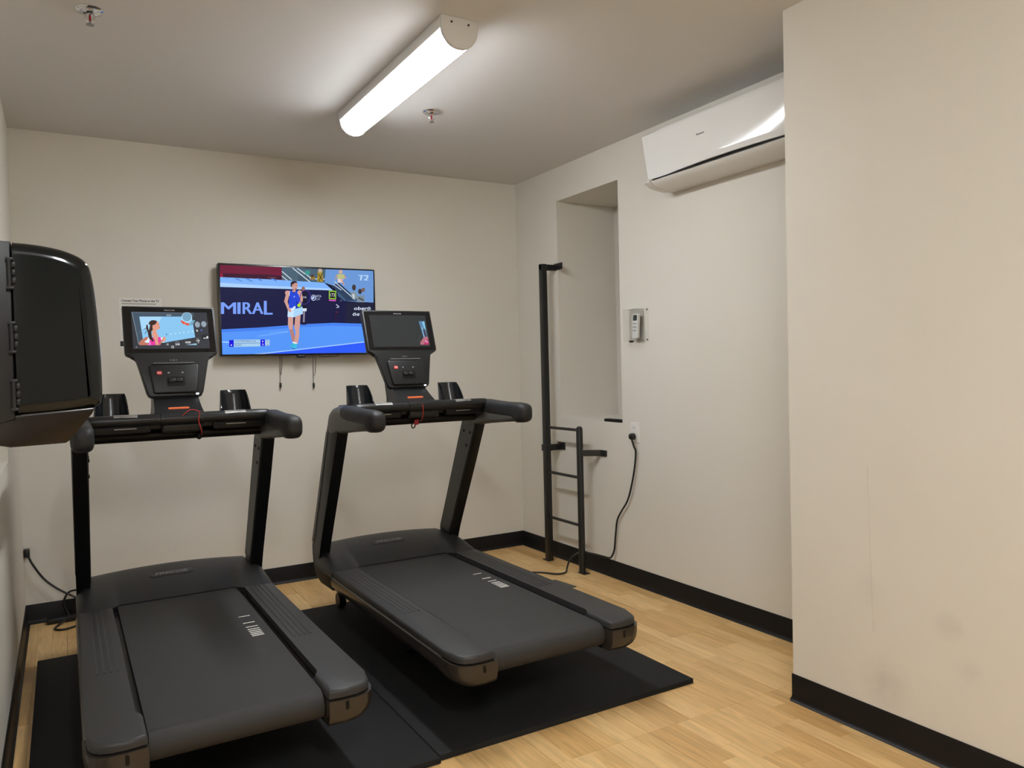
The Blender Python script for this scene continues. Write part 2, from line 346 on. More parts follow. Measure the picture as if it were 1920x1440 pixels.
    ('p',(190,195,215),[(1.494,1.7076),(1.5118,1.693),(1.5156,1.6973),(1.4978,1.7119)]),
    ('p',(190,195,215),[(1.5131,1.6959),(1.4959,1.6917),(1.4969,1.6869),(1.5141,1.6911)]),
    ('p',(130,40,60),[(1.4912,1.6602),(1.5082,1.6582),(1.509,1.6632),(1.4921,1.6652)]),
    ('p',(90,90,120),[(1.5319,1.7338),(1.5315,1.7319),(1.5305,1.7302),(1.5289,1.7289),(1.527,1.7282),(1.5251,1.7282),(1.5232,1.7288),(1.5217,1.73),(1.5208,1.7316),(1.5205,1.7335),(1.5209,1.7354),(1.522,1.7371),(1.5235,1.7384),(1.5254,1.7391),(1.5274,1.7392),(1.5292,1.7385),(1.5307,1.7373),(1.5316,1.7357)]),
    ('p',(70,20,40),[(1.4908,1.6517),(1.4885,1.6157),(1.4931,1.6156),(1.4953,1.6516)]),
    ('t', (220, 230, 250), 'oberö', (1.6085, 1.6767), (1.7189, 1.6784), (1.6091, 1.698), 0.25, 0.015),
    ('t', (220, 230, 250), 'österr', (1.5981, 1.6407), (1.7262, 1.6422), (1.5987, 1.6597), 0.25, 0.015),
    ('p',(150,105,95),[(1.3044,1.802),(1.3036,1.7975),(1.3016,1.7936),(1.2987,1.7906),(1.2951,1.7889),(1.2913,1.7888),(1.2878,1.7903),(1.285,1.7931),(1.2832,1.7969),(1.2827,1.8014),(1.2835,1.8058),(1.2855,1.8098),(1.2885,1.8128),(1.2921,1.8144),(1.2959,1.8145),(1.2994,1.8131),(1.3022,1.8103),(1.3039,1.8064)]),
    ('p',(20,20,40),[(1.2796,1.7867),(1.3121,1.786),(1.3089,1.6818),(1.279,1.6813)]),
    ('p',(215,225,245),[(1.2844,1.6814),(1.3105,1.6818),(1.3089,1.6644),(1.2839,1.664)]),
    ('p',(140,130,150),[(1.2893,1.6643),(1.2846,1.5977),(1.2954,1.5973),(1.3002,1.6641)]),
    ('p',(30,30,40),[(1.2759,1.5817),(1.3058,1.5819),(1.306,1.5884),(1.2761,1.5882)]),
    ('t', (200, 205, 225), 'na', (1.2891, 1.7437), (1.3108, 1.7442), (1.2894, 1.7545), 0, 0),
    ('p',(180,128,122),[(1.2016,1.6268),(1.1975,1.5623),(1.222,1.5616),(1.2262,1.6262)]),
    ('p',(180,128,122),[(1.1994,1.5649),(1.2165,1.4789),(1.2376,1.4836),(1.2204,1.5698)]),
    ('p',(208,158,148),[(1.2402,1.6441),(1.2325,1.5686),(1.2646,1.5664),(1.2724,1.6422)]),
    ('p',(208,158,148),[(1.2363,1.5722),(1.2375,1.5237),(1.2623,1.525),(1.2611,1.5737)]),
    ('p',(208,158,148),[(1.2378,1.5267),(1.2253,1.4701),(1.2494,1.4653),(1.262,1.522)]),
    ('p',(208,158,148),[(1.2227,1.5674),(1.2218,1.5619),(1.2194,1.557),(1.2159,1.5534),(1.2116,1.5515),(1.2072,1.5515),(1.2031,1.5534),(1.1998,1.557),(1.1977,1.5618),(1.1971,1.5673),(1.1981,1.5728),(1.2004,1.5777),(1.2039,1.5813),(1.2082,1.5832),(1.2126,1.5832),(1.2168,1.5814),(1.2201,1.5778),(1.2221,1.5729)]),
    ('p',(208,158,148),[(1.2636,1.5676),(1.2624,1.5609),(1.2594,1.5551),(1.255,1.5507),(1.2497,1.5484),(1.244,1.5484),(1.2389,1.5507),(1.2347,1.555),(1.2321,1.5608),(1.2313,1.5674),(1.2325,1.5741),(1.2355,1.5799),(1.2399,1.5843),(1.2452,1.5866),(1.2508,1.5867),(1.256,1.5844),(1.2602,1.5801),(1.2628,1.5742)]),
    ('p',(208,158,148),[(1.1968,1.6426),(1.1936,1.5729),(1.2245,1.5726),(1.2277,1.6425)]),
    ('p',(235,240,250),[(1.2189,1.4786),(1.2456,1.4731),(1.2427,1.465),(1.2186,1.4678)]),
    ('p',(60,178,212),[(1.1956,1.4492),(1.2187,1.4705),(1.2283,1.4694),(1.2233,1.4463)]),
    ('p',(60,190,225),[(1.2166,1.4383),(1.2265,1.4651),(1.2444,1.4677),(1.2425,1.4434),(1.231,1.437)]),
    ('p',(20,50,90),[(1.2154,1.4348),(1.2315,1.4346),(1.2316,1.4384),(1.2155,1.4385)]),
    ('p',(172,214,252),[(1.1975,1.6826),(1.2848,1.6922),(1.2867,1.6478),(1.2615,1.6389),(1.2315,1.6267),(1.1926,1.6284)]),
    ('p',(200,230,255),[(1.1974,1.6799),(1.2332,1.6805),(1.2289,1.6266),(1.1937,1.6295)]),
    ('p',(208,158,148),[(1.19,1.7735),(1.1746,1.7196),(1.195,1.7147),(1.2105,1.7686)]),
    ('p',(208,158,148),[(1.177,1.719),(1.1981,1.6648),(1.2141,1.6717),(1.1929,1.726)]),
    ('p',(208,158,148),[(1.212,1.7741),(1.211,1.7693),(1.2083,1.765),(1.2042,1.7618),(1.1993,1.76),(1.1941,1.7599),(1.1893,1.7614),(1.1855,1.7644),(1.183,1.7685),(1.1823,1.7733),(1.1833,1.778),(1.186,1.7823),(1.1901,1.7855),(1.195,1.7873),(1.2001,1.7875),(1.205,1.7859),(1.2088,1.7829),(1.2113,1.7788)]),
    ('p',(208,158,148),[(1.2205,1.6685),(1.2198,1.6648),(1.2178,1.6615),(1.2149,1.6591),(1.2114,1.6578),(1.2077,1.6577),(1.2042,1.6589),(1.2015,1.6613),(1.1997,1.6645),(1.1992,1.6682),(1.1999,1.6718),(1.2019,1.6751),(1.2048,1.6775),(1.2083,1.6789),(1.212,1.6789),(1.2155,1.6777),(1.2182,1.6754),(1.22,1.6721)]),
    ('p',(34,70,214),[(1.2114,1.7864),(1.2242,1.7889),(1.236,1.772),(1.2527,1.7897),(1.2634,1.7889),(1.2702,1.7459),(1.2766,1.6893),(1.2466,1.6797),(1.2039,1.6827),(1.2028,1.7175),(1.2093,1.7552)]),
    ('p',(22,48,170),[(1.2481,1.7293),(1.2768,1.6975),(1.2765,1.6877),(1.2466,1.6786)]),
    ('p',(200,220,250),[(1.2328,1.7526),(1.2425,1.755),(1.2352,1.7462)]),
    ('p',(230,235,250),[(1.2098,1.7866),(1.2046,1.7553),(1.2077,1.755),(1.2129,1.7862)]),
    ('p',(230,235,250),[(1.2618,1.7886),(1.2677,1.751),(1.2709,1.7516),(1.265,1.7893)]),
    ('p',(208,158,148),[(1.2648,1.7767),(1.2714,1.7283),(1.2897,1.7317),(1.283,1.7802)]),
    ('p',(208,158,148),[(1.273,1.7352),(1.2584,1.6971),(1.2735,1.692),(1.2882,1.7301)]),
    ('p',(208,158,148),[(1.2852,1.7776),(1.2842,1.7728),(1.2817,1.7685),(1.2778,1.7653),(1.2732,1.7635),(1.2683,1.7634),(1.2638,1.7649),(1.2601,1.768),(1.2578,1.7721),(1.2571,1.7769),(1.2581,1.7817),(1.2607,1.786),(1.2645,1.7892),(1.2692,1.791),(1.274,1.7912),(1.2786,1.7896),(1.2822,1.7866),(1.2845,1.7824)]),
    ('p',(62,48,150),[(1.3312,1.7431),(1.326,1.7303),(1.33,1.7289),(1.3353,1.7416)]),
    ('p',(62,48,150),[(1.3263,1.7308),(1.3186,1.72),(1.3221,1.7176),(1.3298,1.7284)]),
    ('p',(62,48,150),[(1.319,1.7204),(1.3096,1.7127),(1.3122,1.7094),(1.3217,1.7172)]),
    ('p',(62,48,150),[(1.3102,1.713),(1.3,1.709),(1.3014,1.705),(1.3116,1.709)]),
    ('p',(62,48,150),[(1.3009,1.7092),(1.2909,1.7093),(1.2906,1.705),(1.3006,1.7049)]),
    ('p',(62,48,150),[(1.2918,1.7091),(1.283,1.7134),(1.281,1.7095),(1.2897,1.7052)]),
    ('p',(62,48,150),[(1.2837,1.7129),(1.277,1.7209),(1.2736,1.718),(1.2803,1.71)]),
    ('p',(62,48,150),[(1.2773,1.7203),(1.2733,1.7312),(1.2693,1.7295),(1.2733,1.7186)]),
    ('p',(62,48,150),[(1.2734,1.7306),(1.2725,1.7433),(1.2682,1.7428),(1.2691,1.7301)]),
    ('p',(62,48,150),[(1.2725,1.7428),(1.2747,1.7562),(1.2704,1.7567),(1.2682,1.7433)]),
    ('p',(62,48,150),[(1.2746,1.7557),(1.2798,1.7684),(1.2758,1.7698),(1.2706,1.7572)]),
    ('p',(62,48,150),[(1.2795,1.7679),(1.2871,1.7787),(1.2837,1.7811),(1.276,1.7703)]),
    ('p',(62,48,150),[(1.2867,1.7783),(1.2961,1.7861),(1.2934,1.7893),(1.2841,1.7815)]),
    ('p',(62,48,150),[(1.2955,1.7857),(1.3056,1.7898),(1.3042,1.7938),(1.294,1.7897)]),
    ('p',(62,48,150),[(1.3048,1.7896),(1.3148,1.7896),(1.315,1.7939),(1.3051,1.794)]),
    ('p',(62,48,150),[(1.3139,1.7898),(1.3227,1.7856),(1.3248,1.7895),(1.3159,1.7937)]),
    ('p',(62,48,150),[(1.322,1.7861),(1.3288,1.7781),(1.3322,1.781),(1.3254,1.789)]),
    ('p',(62,48,150),[(1.3284,1.7787),(1.3325,1.7678),(1.3366,1.7695),(1.3326,1.7804)]),
    ('p',(62,48,150),[(1.3324,1.7683),(1.3333,1.7555),(1.3377,1.7561),(1.3368,1.7689)]),
    ('p',(62,48,150),[(1.3334,1.756),(1.3311,1.7426),(1.3354,1.7421),(1.3377,1.7556)]),
    ('p',(40,50,140),[(1.2743,1.6848),(1.2886,1.7094),(1.2821,1.7129),(1.2678,1.6883)]),
    ('p',(225,235,250),[(1.2121,1.6721),(1.2374,1.6957),(1.2447,1.6872),(1.2193,1.6631)]),
    ('p',(176,226,40),[(1.2758,1.6996),(1.275,1.6961),(1.2729,1.6929),(1.2698,1.6906),(1.2661,1.6893),(1.2622,1.6892),(1.2585,1.6904),(1.2556,1.6926),(1.2537,1.6957),(1.2531,1.6992),(1.2539,1.7027),(1.256,1.7058),(1.2591,1.7082),(1.2628,1.7095),(1.2667,1.7095),(1.2704,1.7084),(1.2733,1.7062),(1.2752,1.7031)]),
    ('p',(208,158,148),[(1.227,1.7906),(1.2266,1.7798),(1.246,1.7804),(1.2463,1.7911)]),
    ('p',(208,158,148),[(1.2606,1.8185),(1.2591,1.8096),(1.2555,1.8017),(1.2502,1.7958),(1.2438,1.7925),(1.2371,1.7923),(1.2309,1.7952),(1.2259,1.8008),(1.2228,1.8085),(1.2219,1.8173),(1.2234,1.8261),(1.2269,1.834),(1.2322,1.8399),(1.2386,1.8432),(1.2454,1.8434),(1.2516,1.8406),(1.2566,1.835),(1.2597,1.8273)]),
    ('p',(52,30,34),[(1.2175,1.8118),(1.2182,1.8359),(1.2314,1.846),(1.2517,1.8457),(1.2595,1.8346),(1.2433,1.8341),(1.2269,1.8228),(1.2238,1.8082)]),
    ('p',(170,95,95),[(1.2536,1.8016),(1.2532,1.8006),(1.252,1.7998),(1.2503,1.7991),(1.2482,1.7988),(1.2459,1.7987),(1.2438,1.799),(1.2421,1.7995),(1.2411,1.8003),(1.2407,1.8012),(1.2411,1.8021),(1.2423,1.803),(1.244,1.8036),(1.2461,1.804),(1.2483,1.8041),(1.2504,1.8038),(1.2521,1.8033),(1.2532,1.8025)]),
    ('p',(90,55,55),[(1.2408,1.8206),(1.2405,1.8198),(1.24,1.8191),(1.2391,1.8186),(1.238,1.8183),(1.2369,1.8183),(1.2359,1.8185),(1.235,1.819),(1.2345,1.8196),(1.2343,1.8203),(1.2345,1.8211),(1.2351,1.8218),(1.236,1.8223),(1.237,1.8226),(1.2382,1.8226),(1.2392,1.8224),(1.24,1.8219),(1.2406,1.8213)]),
    ('p',(90,55,55),[(1.2542,1.821),(1.254,1.8202),(1.2534,1.8196),(1.2525,1.8191),(1.2515,1.8188),(1.2503,1.8187),(1.2493,1.819),(1.2485,1.8194),(1.2479,1.82),(1.2477,1.8208),(1.248,1.8215),(1.2485,1.8222),(1.2494,1.8227),(1.2505,1.823),(1.2516,1.823),(1.2526,1.8228),(1.2535,1.8223),(1.254,1.8217)]),
    ('p',(46,92,250),[(0.9971,1.4046),(1.2768,1.4323),(1.7332,1.4799),(1.7311,1.4094),(1.1265,1.4029)]),
    ('p',(165,205,255),[(0.9923,1.4018),(1.277,1.4304),(1.2765,1.4363),(0.9918,1.4076)]),
    ('p',(165,205,255),[(1.277,1.4304),(1.7335,1.4779),(1.7329,1.4841),(1.2765,1.4363)]),
    ('p',(120,178,252),[(1.0161,1.51),(1.1943,1.5354),(1.1938,1.5402),(1.0156,1.5147)]),
    ('p',(180,220,255),[(0.8046,1.4777),(0.8536,1.4743),(0.8541,1.4795),(0.8051,1.4828)]),
    ('p',(120,178,252),[(1.0836,1.5334),(1.1942,1.5399),(1.1941,1.5431),(1.0835,1.5366)]),
    ('p',(22,10,222),[(0.8523,1.4893),(0.8771,1.4908),(0.8758,1.4509),(0.8511,1.4511)]),
    ('p',(168,206,236),[(0.8791,1.4923),(1.0286,1.4928),(1.0273,1.4517),(0.8778,1.4498)]),
    ('p',(90,120,190),[(0.8784,1.4698),(1.0279,1.4709),(1.0279,1.4736),(0.8784,1.4724)]),
    ('p',(22,10,222),[(1.0301,1.4928),(1.0553,1.4927),(1.0541,1.4536),(1.0289,1.4538)]),
    ('p',(176,210,238),[(1.0568,1.49),(1.0822,1.491),(1.0811,1.4565),(1.0557,1.4557)]),
    ('p',(220,225,245),[(0.8672,1.4608),(0.8669,1.4594),(0.8662,1.4581),(0.8651,1.4572),(0.8638,1.4567),(0.8624,1.4567),(0.8611,1.4572),(0.8601,1.4582),(0.8595,1.4594),(0.8593,1.4608),(0.8596,1.4623),(0.8603,1.4635),(0.8614,1.4644),(0.8627,1.4649),(0.864,1.4649),(0.8653,1.4644),(0.8663,1.4634),(0.867,1.4622)]),
    ('t', (40, 55, 130), 'YASTREMSKA (2)', (0.8836, 1.4778), (1.002, 1.4771), (0.884, 1.4892), 0, 0),
    ('t', (40, 55, 130), 'RUZIC', (0.8829, 1.456), (0.9229, 1.4557), (0.8832, 1.4664), 0, 0),
    ('t', (235, 235, 250), '6', (1.0378, 1.4769), (1.0466, 1.4769), (1.0382, 1.4875), 0, 0),
    ('t', (235, 235, 250), '3', (1.0372, 1.4579), (1.046, 1.4579), (1.0376, 1.4685), 0, 0),
    ('t', (40, 55, 130), '15', (1.0631, 1.4757), (1.0755, 1.4757), (1.0634, 1.4863), 0, 0),
    ('t', (40, 55, 130), '15', (1.0625, 1.4577), (1.0749, 1.4576), (1.0628, 1.4683), 0, 0),
]
RUNNER_PICTURE = [
    ('p',(60,64,72),[(-0.1496,0.1994),(-0.1218,0.199),(-0.1135,0.042),(-0.1318,0.0421)]),
    ('p',(72,88,104),[(-0.1496,0.1981),(0.0965,0.1959),(0.0999,0.1788),(-0.122,0.1762),(-0.1114,0.0786),(-0.1286,0.0421),(-0.1318,0.0421)]),
    ('p',(150,170,180),[(-0.15,0.1952),(-0.1324,0.0463),(-0.1307,0.0467),(-0.1483,0.1957)]),
    ('p',(110,120,130),[(-0.1491,0.196),(0.0987,0.1935),(0.0988,0.1951),(-0.149,0.1976)]),
    ('p',(110,120,130),[(-0.1294,0.0936),(-0.1153,0.1144),(-0.1162,0.1153),(-0.1304,0.0946)]),
    ('p',(150,160,175),[(-0.0128,0.1868),(0.0064,0.1876),(0.0048,0.1812),(-0.0144,0.1804)]),
    ('p',(140,200,242),[(-0.122,0.1759),(0.0905,0.1785),(0.0967,0.078),(-0.0318,0.0535),(-0.1129,0.0528)]),
    ('p',(170,218,248),[(-0.122,0.1759),(-0.0326,0.177),(-0.0588,0.115),(-0.1157,0.1149)]),
    ('p',(225,240,250),[(-0.1048,0.0785),(-0.0301,0.0783),(-0.0318,0.0535),(-0.1085,0.0527)]),
    ('p',(200,228,240),[(0.0884,0.1749),(0.0869,0.1675),(0.0896,0.1671),(0.0912,0.1744)]),
    ('p',(200,228,240),[(0.0871,0.168),(0.0837,0.1614),(0.086,0.1599),(0.0894,0.1666)]),
    ('p',(200,228,240),[(0.0839,0.1618),(0.079,0.1565),(0.0808,0.1542),(0.0857,0.1595)]),
    ('p',(200,228,240),[(0.0794,0.1568),(0.0735,0.1534),(0.0745,0.1505),(0.0805,0.1539)]),
    ('p',(200,228,240),[(0.0739,0.1535),(0.0676,0.1523),(0.0678,0.1491),(0.0741,0.1503)]),
    ('p',(200,228,240),[(0.068,0.1523),(0.0618,0.1534),(0.0612,0.1502),(0.0673,0.1491)]),
    ('p',(200,228,240),[(0.0622,0.1533),(0.0568,0.1566),(0.0554,0.1537),(0.0608,0.1504)]),
    ('p',(200,228,240),[(0.0572,0.1563),(0.0531,0.1615),(0.051,0.1592),(0.0551,0.154)]),
    ('p',(200,228,240),[(0.0533,0.1611),(0.0509,0.1676),(0.0484,0.1662),(0.0508,0.1596)]),
    ('p',(200,228,240),[(0.051,0.1672),(0.0506,0.1745),(0.0478,0.1739),(0.0483,0.1666)]),
    ('p',(200,228,240),[(0.0505,0.174),(0.0521,0.1813),(0.0494,0.1818),(0.0479,0.1744)]),
    ('p',(200,228,240),[(0.0519,0.1808),(0.0552,0.1875),(0.0529,0.1889),(0.0495,0.1823)]),
    ('p',(200,228,240),[(0.055,0.1871),(0.0598,0.1924),(0.058,0.1946),(0.0532,0.1893)]),
    ('p',(200,228,240),[(0.0595,0.1921),(0.0654,0.1955),(0.0643,0.1984),(0.0584,0.1949)]),
    ('p',(200,228,240),[(0.0649,0.1954),(0.0713,0.1966),(0.0711,0.1998),(0.0647,0.1986)]),
    ('p',(200,228,240),[(0.0709,0.1966),(0.0771,0.1956),(0.0777,0.1988),(0.0715,0.1998)]),
    ('p',(200,228,240),[(0.0767,0.1957),(0.0821,0.1924),(0.0836,0.1953),(0.0781,0.1986)]),
    ('p',(200,228,240),[(0.0818,0.1927),(0.0859,0.1875),(0.088,0.1898),(0.0839,0.195)]),
    ('p',(200,228,240),[(0.0857,0.1879),(0.0881,0.1813),(0.0907,0.1828),(0.0883,0.1894)]),
    ('p',(200,228,240),[(0.088,0.1818),(0.0884,0.1744),(0.0912,0.1749),(0.0908,0.1823)]),
    ('p',(120,165,195),[(0.0886,0.1774),(0.0869,0.1699),(0.0831,0.1634),(0.0777,0.1585),(0.0713,0.1559),(0.0648,0.1559),(0.0588,0.1584),(0.0542,0.1631),(0.0514,0.1696),(0.0508,0.1769),(0.0524,0.1843),(0.0562,0.1908),(0.0616,0.1957),(0.0679,0.1984),(0.0745,0.1985),(0.0805,0.196),(0.0852,0.1912),(0.088,0.1848)]),
    ('p',(226,84,62),[(0.0407,0.158),(0.0499,0.1581),(0.0651,0.1475),(0.0787,0.1449),(0.0733,0.1336),(0.051,0.142)]),
    ('p',(120,170,190),[(0.0787,0.1449),(0.0914,0.1598),(0.1032,0.1613),(0.0897,0.1369),(0.0756,0.1341)]),
    ('t', (240, 200, 190), 'Start', (0.0542, 0.1399), (0.0634, 0.14), (0.0546, 0.1453), 0.2, 0),
    ('p',(150,165,178),[(0.1213,0.1435),(0.1216,0.1385),(0.1205,0.1336),(0.1183,0.1296),(0.1152,0.1267),(0.1115,0.1254),(0.1078,0.1258),(0.1044,0.128),(0.1018,0.1315),(0.1003,0.136),(0.1,0.141),(0.1011,0.1458),(0.1033,0.1499),(0.1064,0.1528),(0.11,0.1541),(0.1138,0.1537),(0.1172,0.1516),(0.1198,0.148)]),
    ('p',(150,165,178),[(0.1485,0.1458),(0.1487,0.1408),(0.1477,0.136),(0.1454,0.1318),(0.1423,0.129),(0.1386,0.1277),(0.1348,0.1281),(0.1314,0.1302),(0.1288,0.1338),(0.1273,0.1383),(0.127,0.1433),(0.128,0.1482),(0.1303,0.1523),(0.1334,0.1552),(0.1371,0.1565),(0.1409,0.1561),(0.1443,0.1539),(0.1469,0.1504)]),
    ('p',(210,215,220),[(0.1102,0.1116),(0.1105,0.1098),(0.1104,0.1081),(0.1099,0.1066),(0.109,0.1055),(0.1079,0.105),(0.1068,0.1051),(0.1056,0.1058),(0.1046,0.107),(0.104,0.1086),(0.1037,0.1104),(0.1038,0.1122),(0.1043,0.1137),(0.1051,0.1147),(0.1062,0.1152),(0.1074,0.1151),(0.1085,0.1144),(0.1095,0.1132)]),
    ('p',(90,100,190),[(0.1285,0.1138),(0.1288,0.112),(0.1287,0.1102),(0.1282,0.1087),(0.1273,0.1077),(0.1263,0.1072),(0.1251,0.1073),(0.1239,0.108),(0.1229,0.1092),(0.1223,0.1108),(0.122,0.1126),(0.1221,0.1144),(0.1226,0.1159),(0.1235,0.1169),(0.1245,0.1174),(0.1257,0.1173),(0.1269,0.1166),(0.1279,0.1154)]),
    ('p',(160,165,170),[(0.1533,0.1507),(0.1539,0.1412),(0.156,0.1416),(0.1554,0.1511)]),
    ('p',(90,140,175),[(-0.0222,0.0941),(-0.0158,0.0956),(-0.0172,0.0883),(-0.0217,0.0878)]),
    ('p',(190,226,245),[(-0.0041,0.0964),(0.0023,0.098),(0.0009,0.0906),(-0.0037,0.0901)]),
    ('p',(190,226,245),[(0.014,0.0988),(0.0205,0.1004),(0.019,0.093),(0.0145,0.0925)]),
    ('p',(190,226,245),[(0.0323,0.1012),(0.0388,0.1028),(0.0373,0.0954),(0.0328,0.0948)]),
    ('p',(190,226,245),[(0.0484,0.1036),(0.0549,0.1052),(0.0534,0.0978),(0.0488,0.0972)]),
    ('p',(190,226,245),[(0.068,0.106),(0.0746,0.1076),(0.0731,0.1002),(0.0684,0.0996)]),
    ('p',(190,226,245),[(0.0854,0.1085),(0.092,0.1101),(0.0905,0.1026),(0.0859,0.102)]),
    ('p',(40,42,46),[(0.123,0.0886),(0.1527,0.094),(0.1531,0.0698),(0.1257,0.0632)]),
    ('t', (230, 232, 235), 'Max', (0.1309, 0.0709), (0.1426, 0.0709), (0.1315, 0.0774), 0, 0.02),
    ('p',(225,228,232),[(0.1516,0.0779),(0.1512,0.0756),(0.1503,0.0737),(0.149,0.0723),(0.1476,0.0715),(0.1461,0.0715),(0.1448,0.0723),(0.1438,0.0737),(0.1433,0.0757),(0.1432,0.0779),(0.1436,0.0801),(0.1445,0.082),(0.1457,0.0835),(0.1472,0.0842),(0.1486,0.0842),(0.15,0.0834),(0.151,0.082),(0.1515,0.0801)]),
    ('t', (235, 238, 240), '2:45', (0.0131, 0.0409), (0.03, 0.0408), (0.0138, 0.0504), 0, 0.03),
    ('t', (235, 238, 240), '10:00', (0.0544, 0.0496), (0.0757, 0.0494), (0.0552, 0.0591), 0, 0.03),
    ('t', (235, 238, 240), '1:25', (0.1002, 0.0577), (0.1136, 0.0577), (0.1009, 0.0668), 0, 0.03),
    ('t', (235, 238, 240), '0.4', (-0.0226, 0.0412), (-0.0144, 0.0412), (-0.0222, 0.0475), 0, 0.02),
    ('p',(190,195,200),[(0.013,0.0544),(0.0285,0.0564),(0.0285,0.0578),(0.013,0.0557)]),
    ('p',(190,195,200),[(0.1008,0.0699),(0.1114,0.072),(0.1113,0.0733),(0.1007,0.0712)]),
    ('p',(190,195,200),[(-0.0209,0.0484),(-0.0142,0.0494),(-0.0142,0.0507),(-0.021,0.0497)]),
    ('p',(160,205,225),[(0.0539,0.0417),(0.1002,0.0492),(0.1008,0.0413)]),
    ('p',(220,225,228),[(0.11,0.0524),(0.1098,0.0515),(0.1094,0.0507),(0.1088,0.0501),(0.1082,0.0498),(0.1076,0.0498),(0.107,0.0501),(0.1066,0.0507),(0.1063,0.0515),(0.1063,0.0524),(0.1064,0.0533),(0.1068,0.0541),(0.1074,0.0547),(0.108,0.055),(0.1086,0.055),(0.1092,0.0547),(0.1097,0.0541),(0.1099,0.0533)]),
    ('p',(225,228,230),[(0.0048,0.0326),(0.0045,0.0311),(0.0065,0.0307),(0.0068,0.0322)]),
    ('p',(225,228,230),[(0.0047,0.0315),(0.0039,0.0302),(0.0056,0.029),(0.0063,0.0303)]),
    ('p',(225,228,230),[(0.0042,0.0305),(0.0031,0.0295),(0.0043,0.0277),(0.0054,0.0287)]),
    ('p',(225,228,230),[(0.0034,0.0297),(0.0021,0.029),(0.0028,0.0269),(0.004,0.0275)]),
    ('p',(225,228,230),[(0.0023,0.0291),(0.001,0.0289),(0.0011,0.0266),(0.0025,0.0268)]),
    ('p',(225,228,230),[(0.0012,0.0289),(-0.0001,0.0291),(-0.0006,0.0268),(0.0008,0.0266)]),
    ('p',(225,228,230),[(0.0001,0.029),(-0.0011,0.0297),(-0.002,0.0276),(-0.0008,0.0269)]),
    ('p',(225,228,230),[(-0.0008,0.0295),(-0.0017,0.0306),(-0.0032,0.0288),(-0.0023,0.0278)]),
    ('p',(225,228,230),[(-0.0016,0.0303),(-0.0021,0.0316),(-0.0039,0.0304),(-0.0034,0.0291)]),
    ('p',(225,228,230),[(-0.002,0.0312),(-0.0021,0.0327),(-0.0041,0.0323),(-0.004,0.0308)]),
    ('p',(225,228,230),[(-0.0022,0.0322),(-0.0018,0.0337),(-0.0038,0.0341),(-0.0041,0.0327)]),
    ('p',(225,228,230),[(-0.002,0.0333),(-0.0013,0.0346),(-0.0029,0.0358),(-0.0036,0.0345)]),
    ('p',(225,228,230),[(-0.0015,0.0343),(-0.0004,0.0354),(-0.0016,0.0371),(-0.0027,0.0361)]),
    ('p',(225,228,230),[(-0.0007,0.0352),(0.0006,0.0358),(-0.0001,0.038),(-0.0014,0.0373)]),
    ('p',(225,228,230),[(0.0003,0.0357),(0.0017,0.0359),(0.0016,0.0383),(0.0002,0.0381)]),
    ('p',(225,228,230),[(0.0014,0.0359),(0.0028,0.0357),(0.0033,0.038),(0.0019,0.0383)]),
    ('p',(225,228,230),[(0.0025,0.0358),(0.0037,0.0351),(0.0047,0.0373),(0.0035,0.0379)]),
    ('p',(225,228,230),[(0.0035,0.0353),(0.0044,0.0343),(0.0059,0.036),(0.005,0.0371)]),
    ('p',(225,228,230),[(0.0042,0.0346),(0.0048,0.0333),(0.0066,0.0344),(0.0061,0.0357)]),
    ('p',(225,228,230),[(0.0047,0.0336),(0.0048,0.0322),(0.0068,0.0326),(0.0067,0.034)]),
    ('p',(210,212,215),[(-0.1398,0.0333),(-0.14,0.0326),(-0.1403,0.0319),(-0.1408,0.0315),(-0.1414,0.0313),(-0.142,0.0313),(-0.1425,0.0315),(-0.1429,0.032),(-0.1432,0.0326),(-0.1433,0.0333),(-0.1431,0.034),(-0.1428,0.0346),(-0.1423,0.035),(-0.1417,0.0353),(-0.1411,0.0353),(-0.1406,0.035),(-0.1402,0.0346),(-0.1399,0.034)]),
    ('p',(62,44,40),[(-0.0971,0.1358),(-0.0914,0.1384),(-0.0896,0.1149),(-0.0843,0.0941),(-0.0746,0.0733),(-0.0756,0.0577),(-0.0871,0.0655),(-0.0916,0.0811),(-0.0935,0.1045),(-0.0991,0.1201)]),
    ('p',(62,44,40),[(-0.0995,0.1213),(-0.1096,0.1161),(-0.1089,0.1137),(-0.0987,0.1189)]),
    ('p',(62,44,40),[(-0.0973,0.1103),(-0.1058,0.0947),(-0.1042,0.0935),(-0.0956,0.1091)]),
    ('p',(196,120,100),[(-0.1301,0.0529),(-0.1208,0.0657),(-0.1003,0.0811),(-0.0918,0.0785),(-0.0968,0.0682),(-0.1104,0.0579),(-0.0935,0.0501),(-0.094,0.0418),(-0.1286,0.0421)]),
    ('p',(232,60,160),[(-0.094,0.0418),(-0.0896,0.0604),(-0.0743,0.0785),(-0.0543,0.081),(-0.0419,0.0679),(-0.0502,0.0415)]),
    ('p',(240,120,205),[(-0.0983,0.0419),(-0.0863,0.0604),(-0.0831,0.0417)]),
    ('p',(235,60,170),[(-0.0532,0.081),(-0.0434,0.0784),(-0.0433,0.0627),(-0.0516,0.055)]),
    ('p',(226,158,136),[(-0.0749,0.1045),(-0.0593,0.1072),(-0.053,0.0836),(-0.0555,0.0628),(-0.0535,0.0415),(-0.0656,0.0416),(-0.0683,0.0681),(-0.0779,0.0915)]),
    ('p',(196,120,100),[(-0.0535,0.0415),(-0.0494,0.055),(-0.0337,0.0575),(-0.0238,0.0731),(-0.0277,0.081),(-0.0371,0.0731),(-0.0391,0.0601),(-0.048,0.0414)]),
